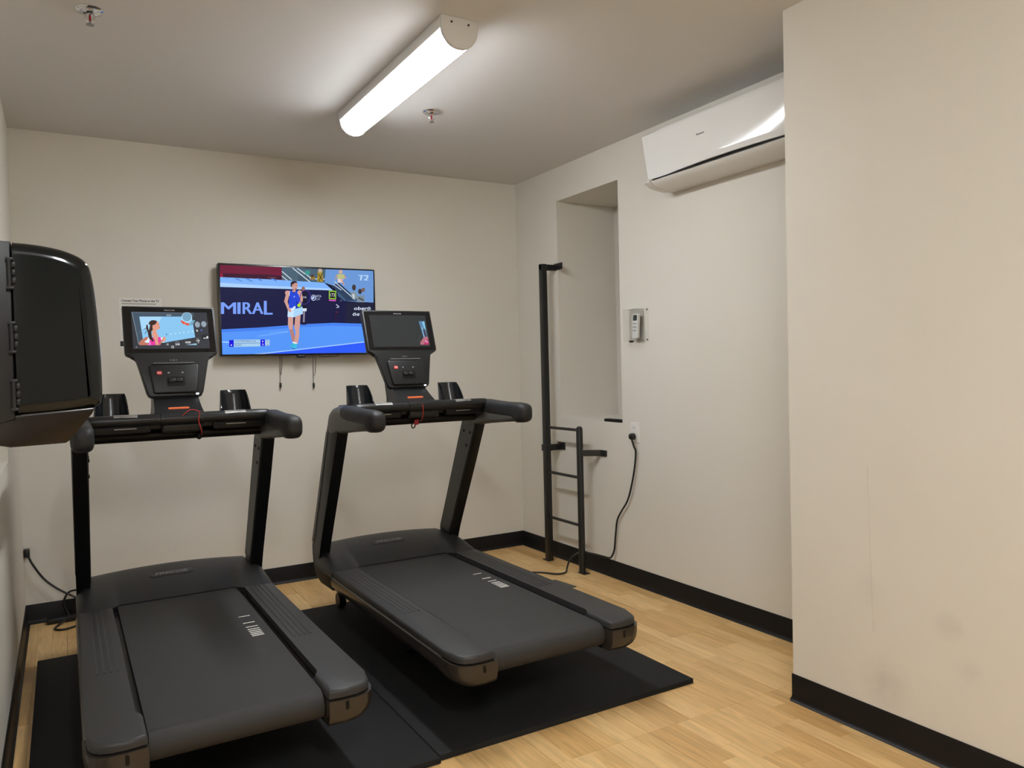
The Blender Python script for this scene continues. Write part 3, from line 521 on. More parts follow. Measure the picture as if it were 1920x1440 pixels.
    ('p',(226,158,136),[(-0.0236,0.0692),(-0.0243,0.0656),(-0.0257,0.0625),(-0.0278,0.0601),(-0.0302,0.0589),(-0.0326,0.0589),(-0.0349,0.0602),(-0.0366,0.0625),(-0.0376,0.0657),(-0.0378,0.0692),(-0.0372,0.0728),(-0.0357,0.0759),(-0.0337,0.0783),(-0.0313,0.0795),(-0.0288,0.0795),(-0.0266,0.0782),(-0.0248,0.0759),(-0.0238,0.0727)]),
    ('p',(226,158,136),[(-0.0263,0.0783),(-0.026,0.0836),(-0.0291,0.0836),(-0.0295,0.0783)]),
    ('p',(226,158,136),[(-0.0764,0.115),(-0.0733,0.0941),(-0.0598,0.0993),(-0.0589,0.1124),(-0.0498,0.1164),(-0.0441,0.119),(-0.0445,0.1308),(-0.0431,0.1348),(-0.0462,0.1387),(-0.0466,0.1493),(-0.0561,0.1571),(-0.0699,0.1491)]),
    ('p',(62,44,40),[(-0.0817,0.1359),(-0.088,0.1411),(-0.0841,0.1516),(-0.0737,0.1591),(-0.0605,0.1587),(-0.053,0.1532),(-0.0593,0.1413),(-0.0687,0.1333),(-0.0736,0.1254),(-0.072,0.115),(-0.0793,0.1045),(-0.0783,0.0837),(-0.071,0.0603),(-0.0799,0.059),(-0.0871,0.0837),(-0.0888,0.1097)]),
    ('p',(226,158,136),[(-0.0624,0.1307),(-0.0629,0.1284),(-0.0639,0.1264),(-0.0655,0.1248),(-0.0672,0.124),(-0.0691,0.124),(-0.0707,0.1248),(-0.0721,0.1263),(-0.0728,0.1284),(-0.073,0.1307),(-0.0726,0.133),(-0.0715,0.1351),(-0.07,0.1366),(-0.0682,0.1374),(-0.0664,0.1375),(-0.0647,0.1366),(-0.0634,0.1351),(-0.0626,0.1331)]),
    ('p',(150,70,70),[(-0.0444,0.1256),(-0.0445,0.1251),(-0.0449,0.1247),(-0.0456,0.1244),(-0.0463,0.1243),(-0.0471,0.1243),(-0.0478,0.1244),(-0.0483,0.1247),(-0.0487,0.1251),(-0.0488,0.1256),(-0.0486,0.126),(-0.0482,0.1264),(-0.0476,0.1267),(-0.0469,0.1269),(-0.0461,0.1269),(-0.0454,0.1267),(-0.0448,0.1264),(-0.0445,0.126)]),
    ('p',(70,45,45),[(-0.0474,0.1408),(-0.0475,0.1405),(-0.0479,0.1402),(-0.0484,0.1399),(-0.0491,0.1398),(-0.0498,0.1398),(-0.0504,0.1399),(-0.051,0.1401),(-0.0513,0.1404),(-0.0514,0.1408),(-0.0512,0.1412),(-0.0509,0.1415),(-0.0503,0.1417),(-0.0497,0.1419),(-0.049,0.1419),(-0.0483,0.1417),(-0.0478,0.1415),(-0.0475,0.1412)]),
]
IDLE_PICTURE = [
    ('p',(52,55,56),[(0.0832,0.1893),(0.1465,0.1907),(0.1467,0.0271),(0.0949,0.0352),(0.0884,0.1298)]),
    ('p',(92,130,170),[(0.1125,0.167),(0.1455,0.1679),(0.145,0.0349),(0.1012,0.0352),(0.1243,0.0769)]),
    ('p',(130,195,225),[(0.1301,0.1615),(0.1454,0.1673),(0.1453,0.1144),(0.1365,0.1269)]),
    ('p',(70,60,75),[(0.1339,0.13),(0.1396,0.1175),(0.1421,0.0706),(0.1279,0.0707)]),
    ('p',(150,205,235),[(0.1228,0.1326),(0.1268,0.0764),(0.1313,0.0774),(0.1273,0.1337)]),
    ('p',(70,60,80),[(0.1261,0.1202),(0.1313,0.0796),(0.1342,0.0804),(0.1289,0.121)]),
    ('p',(185,110,125),[(0.1021,0.0491),(0.1259,0.0769),(0.1485,0.08),(0.1472,0.0348),(0.099,0.0352)]),
    ('p',(190,60,110),[(0.1183,0.0351),(0.1288,0.0582),(0.1488,0.0644),(0.1478,0.0348)]),
    ('p',(225,170,200),[(0.1325,0.0613),(0.1434,0.0519),(0.146,0.0457),(0.1277,0.052)]),
    ('p',(85,85,88),[(0.1021,0.0893),(0.0987,0.049),(0.1005,0.0492),(0.104,0.0895)]),
    ('p',(72,72,74),[(0.082,0.0456),(0.0978,0.064),(0.0964,0.0651),(0.0807,0.0466)]),
]

# ------------------------------------------------------------------ materials of the room
def wall_material():
    m = bpy.data.materials.new('cream wall paint'); m.use_nodes = True; nt = m.node_tree; b = nt.nodes['Principled BSDF']
    b.inputs['Roughness'].default_value = .55; b.inputs['Specular IOR Level'].default_value = .35
    tc = nt.nodes.new('ShaderNodeTexCoord')
    n = nt.nodes.new('ShaderNodeTexNoise'); n.inputs['Scale'].default_value = 1.1; n.inputs['Detail'].default_value = 3
    n2 = nt.nodes.new('ShaderNodeTexNoise'); n2.inputs['Scale'].default_value = 3.2; n2.inputs['Detail'].default_value = 8; n2.inputs['Roughness'].default_value = .7
    for x in (n, n2): nt.links.new(tc.outputs['Object'], x.inputs['Vector'])
    r = nt.nodes.new('ShaderNodeValToRGB'); r.color_ramp.elements[0].position = .3; r.color_ramp.elements[1].position = .7
    r.color_ramp.elements[0].color = (.70, .662, .58, 1); r.color_ramp.elements[1].color = (.73, .697, .63, 1)
    nt.links.new(n.outputs['Fac'], r.inputs['Fac'])
    r2 = nt.nodes.new('ShaderNodeValToRGB'); r2.color_ramp.elements[0].position = .68; r2.color_ramp.elements[1].position = .84
    r2.color_ramp.elements[0].color = (0, 0, 0, 1); r2.color_ramp.elements[1].color = (1, 1, 1, 1)
    nt.links.new(n2.outputs['Fac'], r2.inputs['Fac'])
    mx = nt.nodes.new('ShaderNodeMix'); mx.data_type = 'RGBA'
    mul = nt.nodes.new('ShaderNodeMath'); mul.operation = 'MULTIPLY'; mul.inputs[1].default_value = .28
    nt.links.new(r2.outputs['Color'], mul.inputs[0]); nt.links.new(mul.outputs[0], mx.inputs['Factor'])
    nt.links.new(r.outputs['Color'], mx.inputs['A']); mx.inputs['B'].default_value = (.5, .46, .38, 1)
    last = mx
    for px, py, pz, rad, amt in ((2.371, 1.60, .19, .11, .5), (2.371, 1.38, .45, .055, .45), (2.371, 1.32, .33, .05, .3), (2.371, 1.655, .5, .07, .18)):   # smudges on the paint
        d = nt.nodes.new('ShaderNodeVectorMath'); d.operation = 'DISTANCE'; d.inputs[1].default_value = (px, py, pz)
        nt.links.new(tc.outputs['Object'], d.inputs[0])
        mr = nt.nodes.new('ShaderNodeMapRange'); mr.inputs['From Min'].default_value = rad; mr.inputs['From Max'].default_value = 0; mr.inputs['To Max'].default_value = amt
        nt.links.new(d.outputs['Value'], mr.inputs['Value'])
        nz = nt.nodes.new('ShaderNodeTexNoise'); nz.inputs['Scale'].default_value = 22; nz.inputs['Detail'].default_value = 6; nt.links.new(tc.outputs['Object'], nz.inputs['Vector'])
        mu = nt.nodes.new('ShaderNodeMath'); mu.operation = 'MULTIPLY'; nt.links.new(mr.outputs['Result'], mu.inputs[0]); nt.links.new(nz.outputs['Fac'], mu.inputs[1])
        m2 = nt.nodes.new('ShaderNodeMix'); m2.data_type = 'RGBA'; nt.links.new(mu.outputs[0], m2.inputs['Factor']); nt.links.new(last.outputs['Result'], m2.inputs['A'])
        m2.inputs['B'].default_value = (.33, .31, .28, 1); last = m2
    nt.links.new(last.outputs['Result'], b.inputs['Base Color'])
    n3 = nt.nodes.new('ShaderNodeTexNoise'); n3.inputs['Scale'].default_value = 9; n3.inputs['Detail'].default_value = 5
    nt.links.new(tc.outputs['Object'], n3.inputs['Vector'])
    bp = nt.nodes.new('ShaderNodeBump'); bp.inputs['Strength'].default_value = .12; bp.inputs['Distance'].default_value = .01
    nt.links.new(n3.outputs['Fac'], bp.inputs['Height']); nt.links.new(bp.outputs['Normal'], b.inputs['Normal'])
    return m
WALL = wall_material()
CEIL = mat('ceiling paint', (.68, .667, .655), .8, noise=.02, nscale=2, bump=.08, bscale=60)
RUBBER_BASE = mat('black rubber cove', (.007, .0062, .006), .45, noise=.15, nscale=6, spec=.3)

def wood_material():
    m = bpy.data.materials.new('maple strip'); m.use_nodes = True; nt = m.node_tree; b = nt.nodes['Principled BSDF']
    b.inputs['Roughness'].default_value = .34; b.inputs['Specular IOR Level'].default_value = .4
    tc = nt.nodes.new('ShaderNodeTexCoord'); mp = nt.nodes.new('ShaderNodeMapping'); mp.inputs['Scale'].default_value = (38, 3.2, 10)
    at = nt.nodes.new('ShaderNodeAttribute'); at.attribute_name = 'tone'
    comb = nt.nodes.new('ShaderNodeCombineXYZ'); mm = nt.nodes.new('ShaderNodeMath'); mm.operation = 'MULTIPLY'; mm.inputs[1].default_value = 37
    nt.links.new(at.outputs['Fac'], mm.inputs[0]); nt.links.new(mm.outputs[0], comb.inputs[0]); nt.links.new(mm.outputs[0], comb.inputs[2])
    nt.links.new(comb.outputs[0], mp.inputs['Location']); nt.links.new(tc.outputs['Object'], mp.inputs['Vector'])
    n = nt.nodes.new('ShaderNodeTexNoise'); n.inputs['Scale'].default_value = 1.2; n.inputs['Detail'].default_value = 6; n.inputs['Distortion'].default_value = 1.2
    nt.links.new(mp.outputs['Vector'], n.inputs['Vector'])
    ramp = nt.nodes.new('ShaderNodeValToRGB'); e = ramp.color_ramp.elements
    e[0].position = 0; e[0].color = (.58, .335, .12, 1); e[1].position = 1; e[1].color = (.82, .56, .26, 1)
    e.new(.5).color = (.73, .465, .195, 1)
    nt.links.new(at.outputs['Fac'], ramp.inputs['Fac'])
    r = nt.nodes.new('ShaderNodeMapRange'); r.inputs['From Min'].default_value = .3; r.inputs['From Max'].default_value = .7
    r.inputs['To Min'].default_value = .80; r.inputs['To Max'].default_value = 1.1
    nt.links.new(n.outputs['Fac'], r.inputs['Value'])
    mx = nt.nodes.new('ShaderNodeMix'); mx.data_type = 'RGBA'; mx.blend_type = 'MULTIPLY'; mx.inputs['Factor'].default_value = 1
    nt.links.new(ramp.outputs['Color'], mx.inputs['A']); nt.links.new(r.outputs['Result'], mx.inputs['B'])
    nt.links.new(mx.outputs['Result'], b.inputs['Base Color'])
    return m
WOOD = wood_material()

# ------------------------------------------------------------------ the room
XL, XR, YB, YR, H = -.1985, 2.867, 4.782, -3.2, 2.6
XC, YC = 2.371, 1.98            # the wall that steps forward on the right
NY0, NY1, NZ0, NZ1, ND = 3.608, 4.258, .945, 2.381, .48     # niche in the right wall
bm = B(); box(bm, (XL-.6, YR-.1, -.06), (XR+.7, YB+.1, -.0025)); floor = struct(obj('floor', bm, mat('floor underlay', (.30, .17, .07), .6, noise=.1), smooth=0))
bm = B(); box(bm, (XL-.6, YR-.1, H), (XR+.7, YB+.1, H+.1)); struct(obj('ceiling', bm, CEIL, smooth=0))
bm = B(); box(bm, (XL-.6, YB, 0), (XR+.7, YB+.1, H)); struct(obj('wall_back', bm, WALL, smooth=0))
bm = B(); box(bm, (XL-.6, YR-.1, 0), (XR+.7, YR, H)); struct(obj('wall_behind_camera', bm, WALL, smooth=0))
bm = B()
box(bm, (XR, YC, 0), (XR+.6, NY0, H)); box(bm, (XR, NY1, 0), (XR+.6, YB, H))
box(bm, (XR, NY0, 0), (XR+.6, NY1, NZ0)); box(bm, (XR, NY0, NZ1), (XR+.6, NY1, H)); box(bm, (XR+ND, NY0, NZ0), (XR+.6, NY1, NZ1))
struct(obj('wall_right', bm, WALL, smooth=0))
bm = B(); box(bm, (XC, YR, 0), (XR+.6, YC, H))
prism(bm, [(1.6425, .36), (1.648, .36), (1.660, .80), (1.661, .93), (1.655, .93), (1.653, .80)], XC-.0018, XC+.001, lambda a, b, n: (n, a, b))
struct(obj('wall_right_step', bm, WALL, smooth=0))
LY0, LY1 = 2.75, 3.80           # deep niche in the left wall
bm = B()
box(bm, (XL-.6, YR, 0), (XL, LY0, H)); box(bm, (XL-.6, LY1, 0), (XL, YB, H)); box(bm, (XL-.6, LY0, 0), (XL, LY1, .955))
box(bm, (XL-.6, LY0, 2.3), (XL, LY1, H)); box(bm, (XL-.6, LY0, .955), (XL-.45, LY1, 2.3))
struct(obj('wall_left', bm, WALL, smooth=0))

def cove(name, p0, p1, nx, ny):
    """rubber cove base from p0 to p1, (nx,ny) points into the room"""
    prof = [(0, .102), (.003, .102), (.0045, .099), (.0045, .022), (.007, .012), (.013, .004), (.018, .001), (.018, 0), (0, 0)]
    bm = B(); loft(bm, [[(p[0]+nx*d, p[1]+ny*d, z) for d, z in prof] for p in (p0, p1)])
    return struct(obj(name, bm, RUBBER_BASE))
cove('baseboard_back', (XL, YB), (XR, YB), 0, -1)
cove('baseboard_right', (XR, YB-.004), (XR, YC), -1, 0)
cove('baseboard_right_step', (XC, YC+.004), (XC, YR), -1, 0)
cove('baseboard_step_end', (XC-.004, YC), (XR, YC), 0, 1)
cove('baseboard_left', (XL, YR), (XL, YB-.004), 1, 0)

# maple strips of the floor: three strips to a board, boards about .195 wide
SW = .065; rows = int((XR-XL)/SW)+1
MATS_RECT = (-.10, 2.34, 2.13, 4.06)
def seen(x, y):
    d = Vector((x, y, 0))-Vector((0, 0, 1.2998)); z = d.dot(fw)
    if z < .3: return False
    u = 960+1443.6*d.dot(rt)/z; v = 720-1443.6*d.dot(up)/z
    return -20 < u < 1940 and -20 < v < 1455 and not (x > XC and y < YC) and not (x > XC-.02+.0 and y < 2.05)
strips_rest = B(); tone_rest = []
n_single = 0
def strip_mesh(bm, x0, x1, y0, y1, g0, g1):
    a, b = x0+g0, x1-g1; c, d = y0+.0004, y1-.0004; e = .0007
    pts = [((a, c, -.0022), (b, c, -.0022), (b, d, -.0022), (a, d, -.0022)), ((a, c, -e*.6), (b, c, -e*.6), (b, d, -e*.6), (a, d, -e*.6)),
           ((a+e, c+e, 0), (b-e, c+e, 0), (b-e, d-e, 0), (a+e, d-e, 0))]
    loft(bm, pts)
for r in range(rows):
    x0 = XL+r*SW - .0105; x1 = x0+SW
    x1c = min(x1, XR); x0c = max(x0, XL)
    y = YR - random.random()*.3
    while y < YB:
        L = random.choice((.22, .28, .33, .38, .45)); y1 = y+L
        for s in (2.08, 2.74, 3.40, 4.06, 1.42, .76):       # cross seams of the boards, staggered per board
            ss = s+(.33 if (r//3) % 2 else 0)*(s not in (2.08, 2.74))
            if y < ss-.06 and y1 > ss-.08: y1 = ss
        ya, yb = max(y, YR), min(y1, YB); y = y1
        if yb-ya < .01: continue
        t = min(1, max(0, random.gauss(.58, .2)))
        if random.random() < .12: t *= .45
        g0 = .0008 if r % 3 == 0 else .0003; g1 = .0008 if r % 3 == 2 else .0003
        cx, cy = (x0c+x1c)/2, (ya+yb)/2
        under = MATS_RECT[0] < x0c and x1c < MATS_RECT[2] and MATS_RECT[1] < ya and yb < MATS_RECT[3]
        vis = (seen(cx, ya) or seen(cx, yb) or seen(cx, cy)) and not under
        # hidden under and behind the machines
        if vis and n_single < 300:
            bm = B(); strip_mesh(bm, x0c, x1c, ya, yb, g0, g1)
            o = obj('floor_strip', bm, WOOD, floor, smooth=0)
            at = o.data.attributes.new('tone', 'FLOAT', 'FACE'); at.data.foreach_set('value', [t]*len(o.data.polygons)); n_single += 1
        else:
            k0 = len(strips_rest.faces); strip_mesh(strips_rest, x0c, x1c, ya, yb, g0, g1); tone_rest += [t]*(len(strips_rest.faces)-k0)
o = obj('floor_strips_rest', strips_rest, WOOD, floor, smooth=0); o['kind'] = 'stuff'
at = o.data.attributes.new('tone', 'FLOAT', 'FACE'); at.data.foreach_set('value', tone_rest)

# ------------------------------------------------------------------ ceiling light fixtures
FIX_METAL = mat('white enamelled steel', (.78, .78, .78), .45)
SCREW = mat('dark screw', (.05, .05, .05), .4, metal=.6)
def fixture(name, label, xc, y0, y1, strength, group):
    t = thing(name, label, 'ceiling light', (xc, (y0+y1)/2, H), 0, group); off = (xc, (y0+y1)/2, H); w = .073
    bm = B(); box(bm, (xc-w, y0+.016, 2.558), (xc+w, y1-.016, H), .002); obj('housing', bm, FIX_METAL, t, off)
    r = .0715; prof = [(xc-r, 2.557)]+[(xc+r*math.cos(math.radians(180+a)), 2.556+.068*math.sin(math.radians(180+a))) for a in range(0, 181, 10)]+[(xc+r, 2.557)]
    bm = B(); prism(bm, prof, y0+.016, y1-.016, lambda a, b, n: (a, n, b))
    obj('diffuser', bm, lamp_mat(strength), t, off)
    for ya, yb, s in ((y0, y0+.016, -1), (y1-.016, y1, 1)):
        r2 = .0745; pr = [(xc-r2, H), (xc-r2, 2.556)]+[(xc+r2*math.cos(math.radians(180+a)), 2.556+.071*math.sin(math.radians(180+a))) for a in range(10, 171, 10)]+[(xc+r2, 2.556), (xc+r2, H)]
        bm = B(); prism(bm, pr, ya, yb, lambda a, b, n: (a, n, b), .003); cap = obj('end_cap', bm, FIX_METAL, t, off)
        ys = ya-.001 if s < 0 else yb+.001
        for dx in (-.035, .035):
            bm = B(); lathe(bm, [(.004, -.002), (.004, .0015), (.002, .003)], (xc+dx, ys, H-.022), 10, 'y'); obj('screw', bm, SCREW, cap, off)
fixture('ceiling_light', 'long lit tube-shaped ceiling light with a white diffuser above the treadmills', 1.325, 2.58, 3.80, LAMP_STRENGTH, None)
fixture('ceiling_light', 'long ceiling light just above and behind the viewpoint, out of the picture', .25, -1.05, .17, LAMP2_STRENGTH, None)

CHROME = mat('polished chrome', (.75, .75, .76), .12, metal=1)
RED_BULB = mat('red glass bulb', (.35, .01, .02), .1)
def sprinkler(label, x, y):
    t = thing('fire_sprinkler', label, 'sprinkler', (x, y, H), 0, 'ceiling fire sprinklers'); off = (x, y, H)
    bm = B(); lathe(bm, [(.046, 0), (.046, -.003), (.042, -.007), (.030, -.009), (.024, -.004), (.016, -.006)], (x, y, H), 28); obj('escutcheon', bm, CHROME, t, off)
    bm = B(); lathe(bm, [(.012, 0), (.012, -.018), (.008, -.021)], (x, y, H), 12); obj('nozzle', bm, CHROME, t, off)
    bm = B(); lathe(bm, [(.0035, -.018), (.004, -.028), (.0035, -.040)], (x, y, H), 10); obj('bulb', bm, RED_BULB, t, off)
    for s in (-1, 1):
        bm = B(); tube(bm, [(x+s*.011, y, H-.012), (x+s*.015, y, H-.026), (x+s*.011, y, H-.038), (x+s*.003, y, H-.046)], .0024, 8, 4); obj('frame_arm', bm, CHROME, t, off)
    bm = B(); lathe(bm, [(.004, -.044), (.004, -.052), (.013, -.053), (.014, -.055), (.004, -.056)], (x, y, H), 16); obj('deflector', bm, mat('dull chrome', (.3, .3, .29), .35, metal=1), t, off)
sprinkler('chrome ceiling sprinkler in the upper left corner above the paper towel dispenser', .132, 3.125)
sprinkler('chrome ceiling sprinkler just right of the lit tube light', 1.667, 3.587)

# ------------------------------------------------------------------ rubber mats
MATM = mat('black rubber mat', (.011, .0112, .012), .75, spec=.3, noise=.25, nscale=9, bump=.25, bscale=500)
def floor_mat(label, x0, y0, x1, y1):
    bm = B(); prism(bm, [(x0, y0), (x1, y0), (x1, y1), (x0, y1)], 0, .02, lambda a, b, n: (a-(x0+x1)/2, b-(y0+y1)/2, n), .0025, 'hi', 2)
    o = obj('rubber_mat', bm, MATM); o.location = ((x0+x1)/2, (y0+y1)/2, 0.0002); tag(o, label, 'mat', 'rubber floor mats'); return o
floor_mat('black rubber floor mat under the treadmill by the left wall', -.132, 2.29, 1.036, 4.075)
floor_mat('black rubber floor mat under the treadmill nearer the ladder', 1.039, 2.305, 2.165, 4.12)

# ------------------------------------------------------------------ treadmills
TM_DARK = mat('charcoal moulded plastic', (.022, .022, .0225), .42, bump=.15, bscale=900, spec=.4)
TM_CONSOLE = mat('dark console plastic', (.010, .0105, .0115), .4, spec=.4)
TM_RAIL = mat('charcoal ribbed foot rail', (.031, .031, .032), .5, bump=.2, bscale=700)
TM_BLACK = mat('black satin plastic', (.005, .005, .0055), .4, spec=.25)
TM_BAR = mat('black bar plastic', (.010, .0105, .011), .36, spec=.4)
TM_POST = mat('charcoal powder coat', (.045, .044, .040), .45, bump=.1, bscale=900)
TM_GREY = mat('dark grey painted steel', (.085, .082, .074), .42)
TM_CAP = mat('bronze grey satin cap', (.036, .030, .025), .24)
TM_BELT = mat('black running belt', (.028, .0275, .027), .6, bump=.5, bscale=1200)
TM_GLASS = mat('black console glass', (.006, .006, .007), .08, spec=.5)
TM_CUP = mat('glossy black cup', (.012, .013, .015), .2)
GRIP = mat('soft black grip rubber', (.017, .0175, .018), .55, spec=.4)
SILVER = mat('brushed steel contact', (.42, .41, .38), .38, metal=.7)
PALE = mat('pale belt print', (.88, .86, .78), .6)
GREYINK = mat('grey print', (.26, .26, .26), .5)
REDB = mat('red button', (.62, .05, .06), .4)
REDC = mat('red cord', (.60, .03, .02), .5)
ORANGE = mat('orange accent strip', (.75, .13, .04), .4, emit=((.9, .22, .08), .35))
LED = mat('white indicator light', (.8, .85, 1), .3, emit=((.85, .9, 1), 1.6))

def console(u, w, n): return (u, 3.642+.34*w-.94*n, 1.387+.94*w+.34*n)

def treadmill(label, loc, rz, items, base_col, gain, cord):
    t = thing('treadmill', label, 'treadmill', loc, rz, 'treadmills side by side on the rubber mats')
    off = (0, 3.2, .02)
    P = lambda name, bm, m, par=t, smooth=40: obj(name, bm, m, par, off, smooth)
    side = lambda a, b, n: (n, a, b)          # outline in (y,z), swept along x
    plan = lambda a, b, n: (a, b, n)
    # belt loop and deck
    bm = B(); r = .044; zc = .259; prof = []
    for a in range(-90, 91, 12): prof.append((2.378-r*math.cos(math.radians(a)), zc+r*math.sin(math.radians(a))))
    for a in range(90, 271, 12): prof.append((3.90-r*math.cos(math.radians(a)), zc+r*math.sin(math.radians(a))))
    prism(bm, prof, -.2465, .2465, side, .0012, 'both', 1); belt = P('belt', bm, TM_BELT)
    tick_y = (3.263, 3.17, 3.115, 3.083, 3.060, 3.039, 3.019, 3.0)
    for i, y in enumerate(tick_y):
        hw = .0034 if i < 3 else .0042; bm = B()
        vs = [bm.verts.new(p) for p in ((.168, y-hw, .3033), (.2125, y-hw, .3033), (.2125, y+hw, .3033), (.168, y+hw, .3033))]; bm.faces.new(vs)
        P('belt_mark', bm, PALE, belt, 0)
    bm = B(); box(bm, (-.266, 2.43, .225), (.266, 3.72, .283)); P('deck', bm, TM_BLACK, smooth=0)
    bm = B(); box(bm, (-.285, 3.68, .13), (.285, 4.105, .292), .02); P('motor_pan', bm, TM_BLACK)
    # hood over the motor
    xs = [0, .06, .12, .18, .225, .238, .252, .268, .30, .335, .36, .378, .39, .397, .400]
    rings = []
    def hood_ring(x):
        a = abs(x)
        yr, zr = (3.725, .308) if a <= .2381 else (3.70, .310) if a < .26 else (3.668, .313) if a < .29 else (3.66, .312)
        zt = .392-.018*(a/.34)**2
        if a > .34: zt = {.36: .368, .378: .360, .39: .349, .397: .335, .4: .322}[round(a, 3)]
        if a == .4: zr = .302
        pts = [(x, yr+.004, .286)]
        for k in range(9):
            s = k/8; pts.append((x, yr+(4.035-yr)*s, zr+(zt-zr)*(1-(1-s)**2)))
        if a > .345:
            ym = 3.92 if a < .37 else 3.90
            pts = [(x, yr+.004, .286)]+[(x, yr+(ym-yr)*k/8, zr+(zt-zr)*(1-(1-k/8)**2)) for k in range(9)]
            return pts+[(x, ym+.02, zt-.008), (x, ym+.03, .31), (x, ym+.02, .286), (x, ym, .286)]
        lo = .30 if a > .29 else .25
        pts += [(x, 4.08, zt-.010), (x, 4.105, zt-.035), (x, 4.115, lo), (x, 4.10, .288 if a > .29 else .14)]
        return pts
    bm = B(); loft(bm, [hood_ring(s) for s in [-x for x in xs[:0:-1]]+xs], caps=True, closed=True); hood = P('hood', bm, TM_DARK, smooth=50)
    def hood_s(u, v, n):                       # point on the hood near its middle: v measured up the slope
        y = 3.725+v; s = (y-3.725)/.31; z = .308+.084*(1-(1-s)**2)-.018*(u/.34)**2; return (u, y-.5*n, z+.9*n+.0006)
    bm = B(); prism(bm, rrect(-.105, .150, .085, .196, .02), 0, .0016, hood_s, .0006, 'hi', 1); P('badge', bm, TM_DARK, hood)
    lettering('hood_lettering', 'PRECOR', hood_s, -.078, .163, .062, .183, GREYINK, hood, off, .0022, .02, .2)
    # sides
    for s in (-1, 1):
        sx = lambda a: s*a
        up_prof = [(3.665, .292), (3.665, .224), (3.85, .222), (3.915, .230), (3.955, .252), (3.982, .29), (3.995, .34), (3.997, .39), (3.90, .575), (3.80, .775), (3.69, .995), (3.65, 1.07),
                   (3.50, 1.07), (3.523, .995), (3.63, .80), (3.74, .60), (3.838, .42), (3.872, .36), (3.885, .32), (3.86, .300)]
        bm = B(); prism(bm, up_prof, s*.3425, s*.3965, side, .006, 'both', 2); post = P('upright', bm, TM_BLACK)
        bm = B(); prism(bm, [(3.985, .40), (3.895, .572), (3.795, .772), (3.688, .985), (3.645, 1.06), (3.53, 1.06), (3.535, .995), (3.642, .80), (3.752, .60), (3.85, .42), (3.88, .38)], s*.3385, s*.3432, side, .0015, 'both', 1); P('inner_plate', bm, TM_POST, post)
        bm = B(); prism(bm, [(3.99, .41), (3.90, .582), (3.80, .782), (3.69, 1.0), (3.66, 1.0), (3.765, .79), (3.865, .59), (3.955, .41)], s*.3962, s*.3985, side, .001, 'both', 1); P('outer_trim', bm, TM_GREY, post)
        for (y, z) in ((3.585, .955), (3.655, .962), (3.63, .885)):
            bm = B(); lathe(bm, [(.0085, 0), (.0085, -s*.003), (.004, -s*.0045)], (s*.3385, y, z), 10, 'x'); P('bolt', bm, TM_BLACK, post)
        # lower fairing
        sec = [(.262, .285), (.386, .285), (.397, .292), (.403, .288), (.405, .268), (.401, .248), (.388, .228), (.362, .214), (.33, .210), (.262, .212)]
        bm = B(); prism(bm, [(sx(a), b) for a, b in sec], 2.43, 3.662, lambda a, b, n: (a, n, b), 0); P('side_fairing', bm, TM_CAP)
        # foot rail
        rail = [(.2685, 3.651), (.2685, 2.492), (.262, 2.472), (.2495, 2.455), (.2495, 2.318), (.252, 2.304), (.30, 2.298), (.34, 2.300), (.366, 2.310), (.384, 2.328), (.394, 2.355), (.3985, 2.40), (.3985, 3.645)]
        if s < 0: rail = [(-a, b) for a, b in rail][::-1]
        bm = B(); prism(bm, rail, .2935, .319, plan, .013, 'hi', 4, skip=lambda c: c.y > 3.63 or (abs(c.x) < .27 and c.y > 2.46)); fr = P('foot_rail', bm, TM_RAIL, smooth=55)
        bm = B()
        for x in (.292, .312, .332, .352): box(bm, (min(sx(x-.0035), sx(x+.0035)), 2.86, .318), (max(sx(x-.0035), sx(x+.0035)), 3.642, .3205))
        P('tread_ridges', bm, TM_RAIL, fr, 0)
        # rear end cap
        cap = [(.2495, 2.44), (.2495, 2.294), (.30, 2.289), (.345, 2.290), (.372, 2.300), (.392, 2.322), (.403, 2.355), (.4065, 2.40), (.4065, 2.44)]
        if s < 0: cap = [(-a, b) for a, b in cap][::-1]
        bm = B(); rings = []
        for z, ins in [(.2885, 0), (.262, 0)]+[(.262-.056*math.sin(math.radians(a)), .056*(1-math.cos(math.radians(a)))) for a in (15, 30, 45, 58, 70, 80, 86)]:
            rings.append([(s*(.2495+(abs(x)-.2495)*(1-ins/.157)), 2.44-(2.44-y)*(1-ins*.55/.15), z) for x, y in cap])
        loft(bm, rings); ec = P('end_cap', bm, TM_CAP, smooth=60)
        bm = B(); prism(bm, rrect(s*.3035-.0055, .256, s*.3035+.0055, .284, .0053), 2.2875, 2.295, lambda a, b, n: (a, n, b)); P('slot', bm, TM_BLACK, ec)
        bm = B(); box(bm, (min(sx(.2485), sx(.27)), 2.36, .205), (max(sx(.2485), sx(.27)), 2.48, .30)); P('roller_bracket', bm, TM_BLACK, smooth=0)
        # feet
        bm = B(); lathe(bm, [(.030, 0), (.030, .012), (.014, .016), (.012, .18)], (sx(.18), 3.2, .02), 16); P('rear_foot', bm, TM_BLACK)
        bm = B(); lathe(bm, [(.037, -.018), (.042, -.012), (.042, .012), (.037, .018)], (sx(.24), 4.03, .0625), 20, 'x'); P('wheel', bm, TM_BLACK)
        # arm and grip
        def arm(secs, bm):
            rings = []
            for y, z, hz, hx, xo in secs:
                ring = []
                for k in range(20):
                    a = 2*math.pi*k/20; c, d = math.cos(a), math.sin(a)
                    f = lambda v: math.copysign(abs(v)**.62, v)
                    ring.append((s*(xo+hx*f(c)), y, z+hz*f(d)))
                rings.append(ring)
            loft(bm, rings)
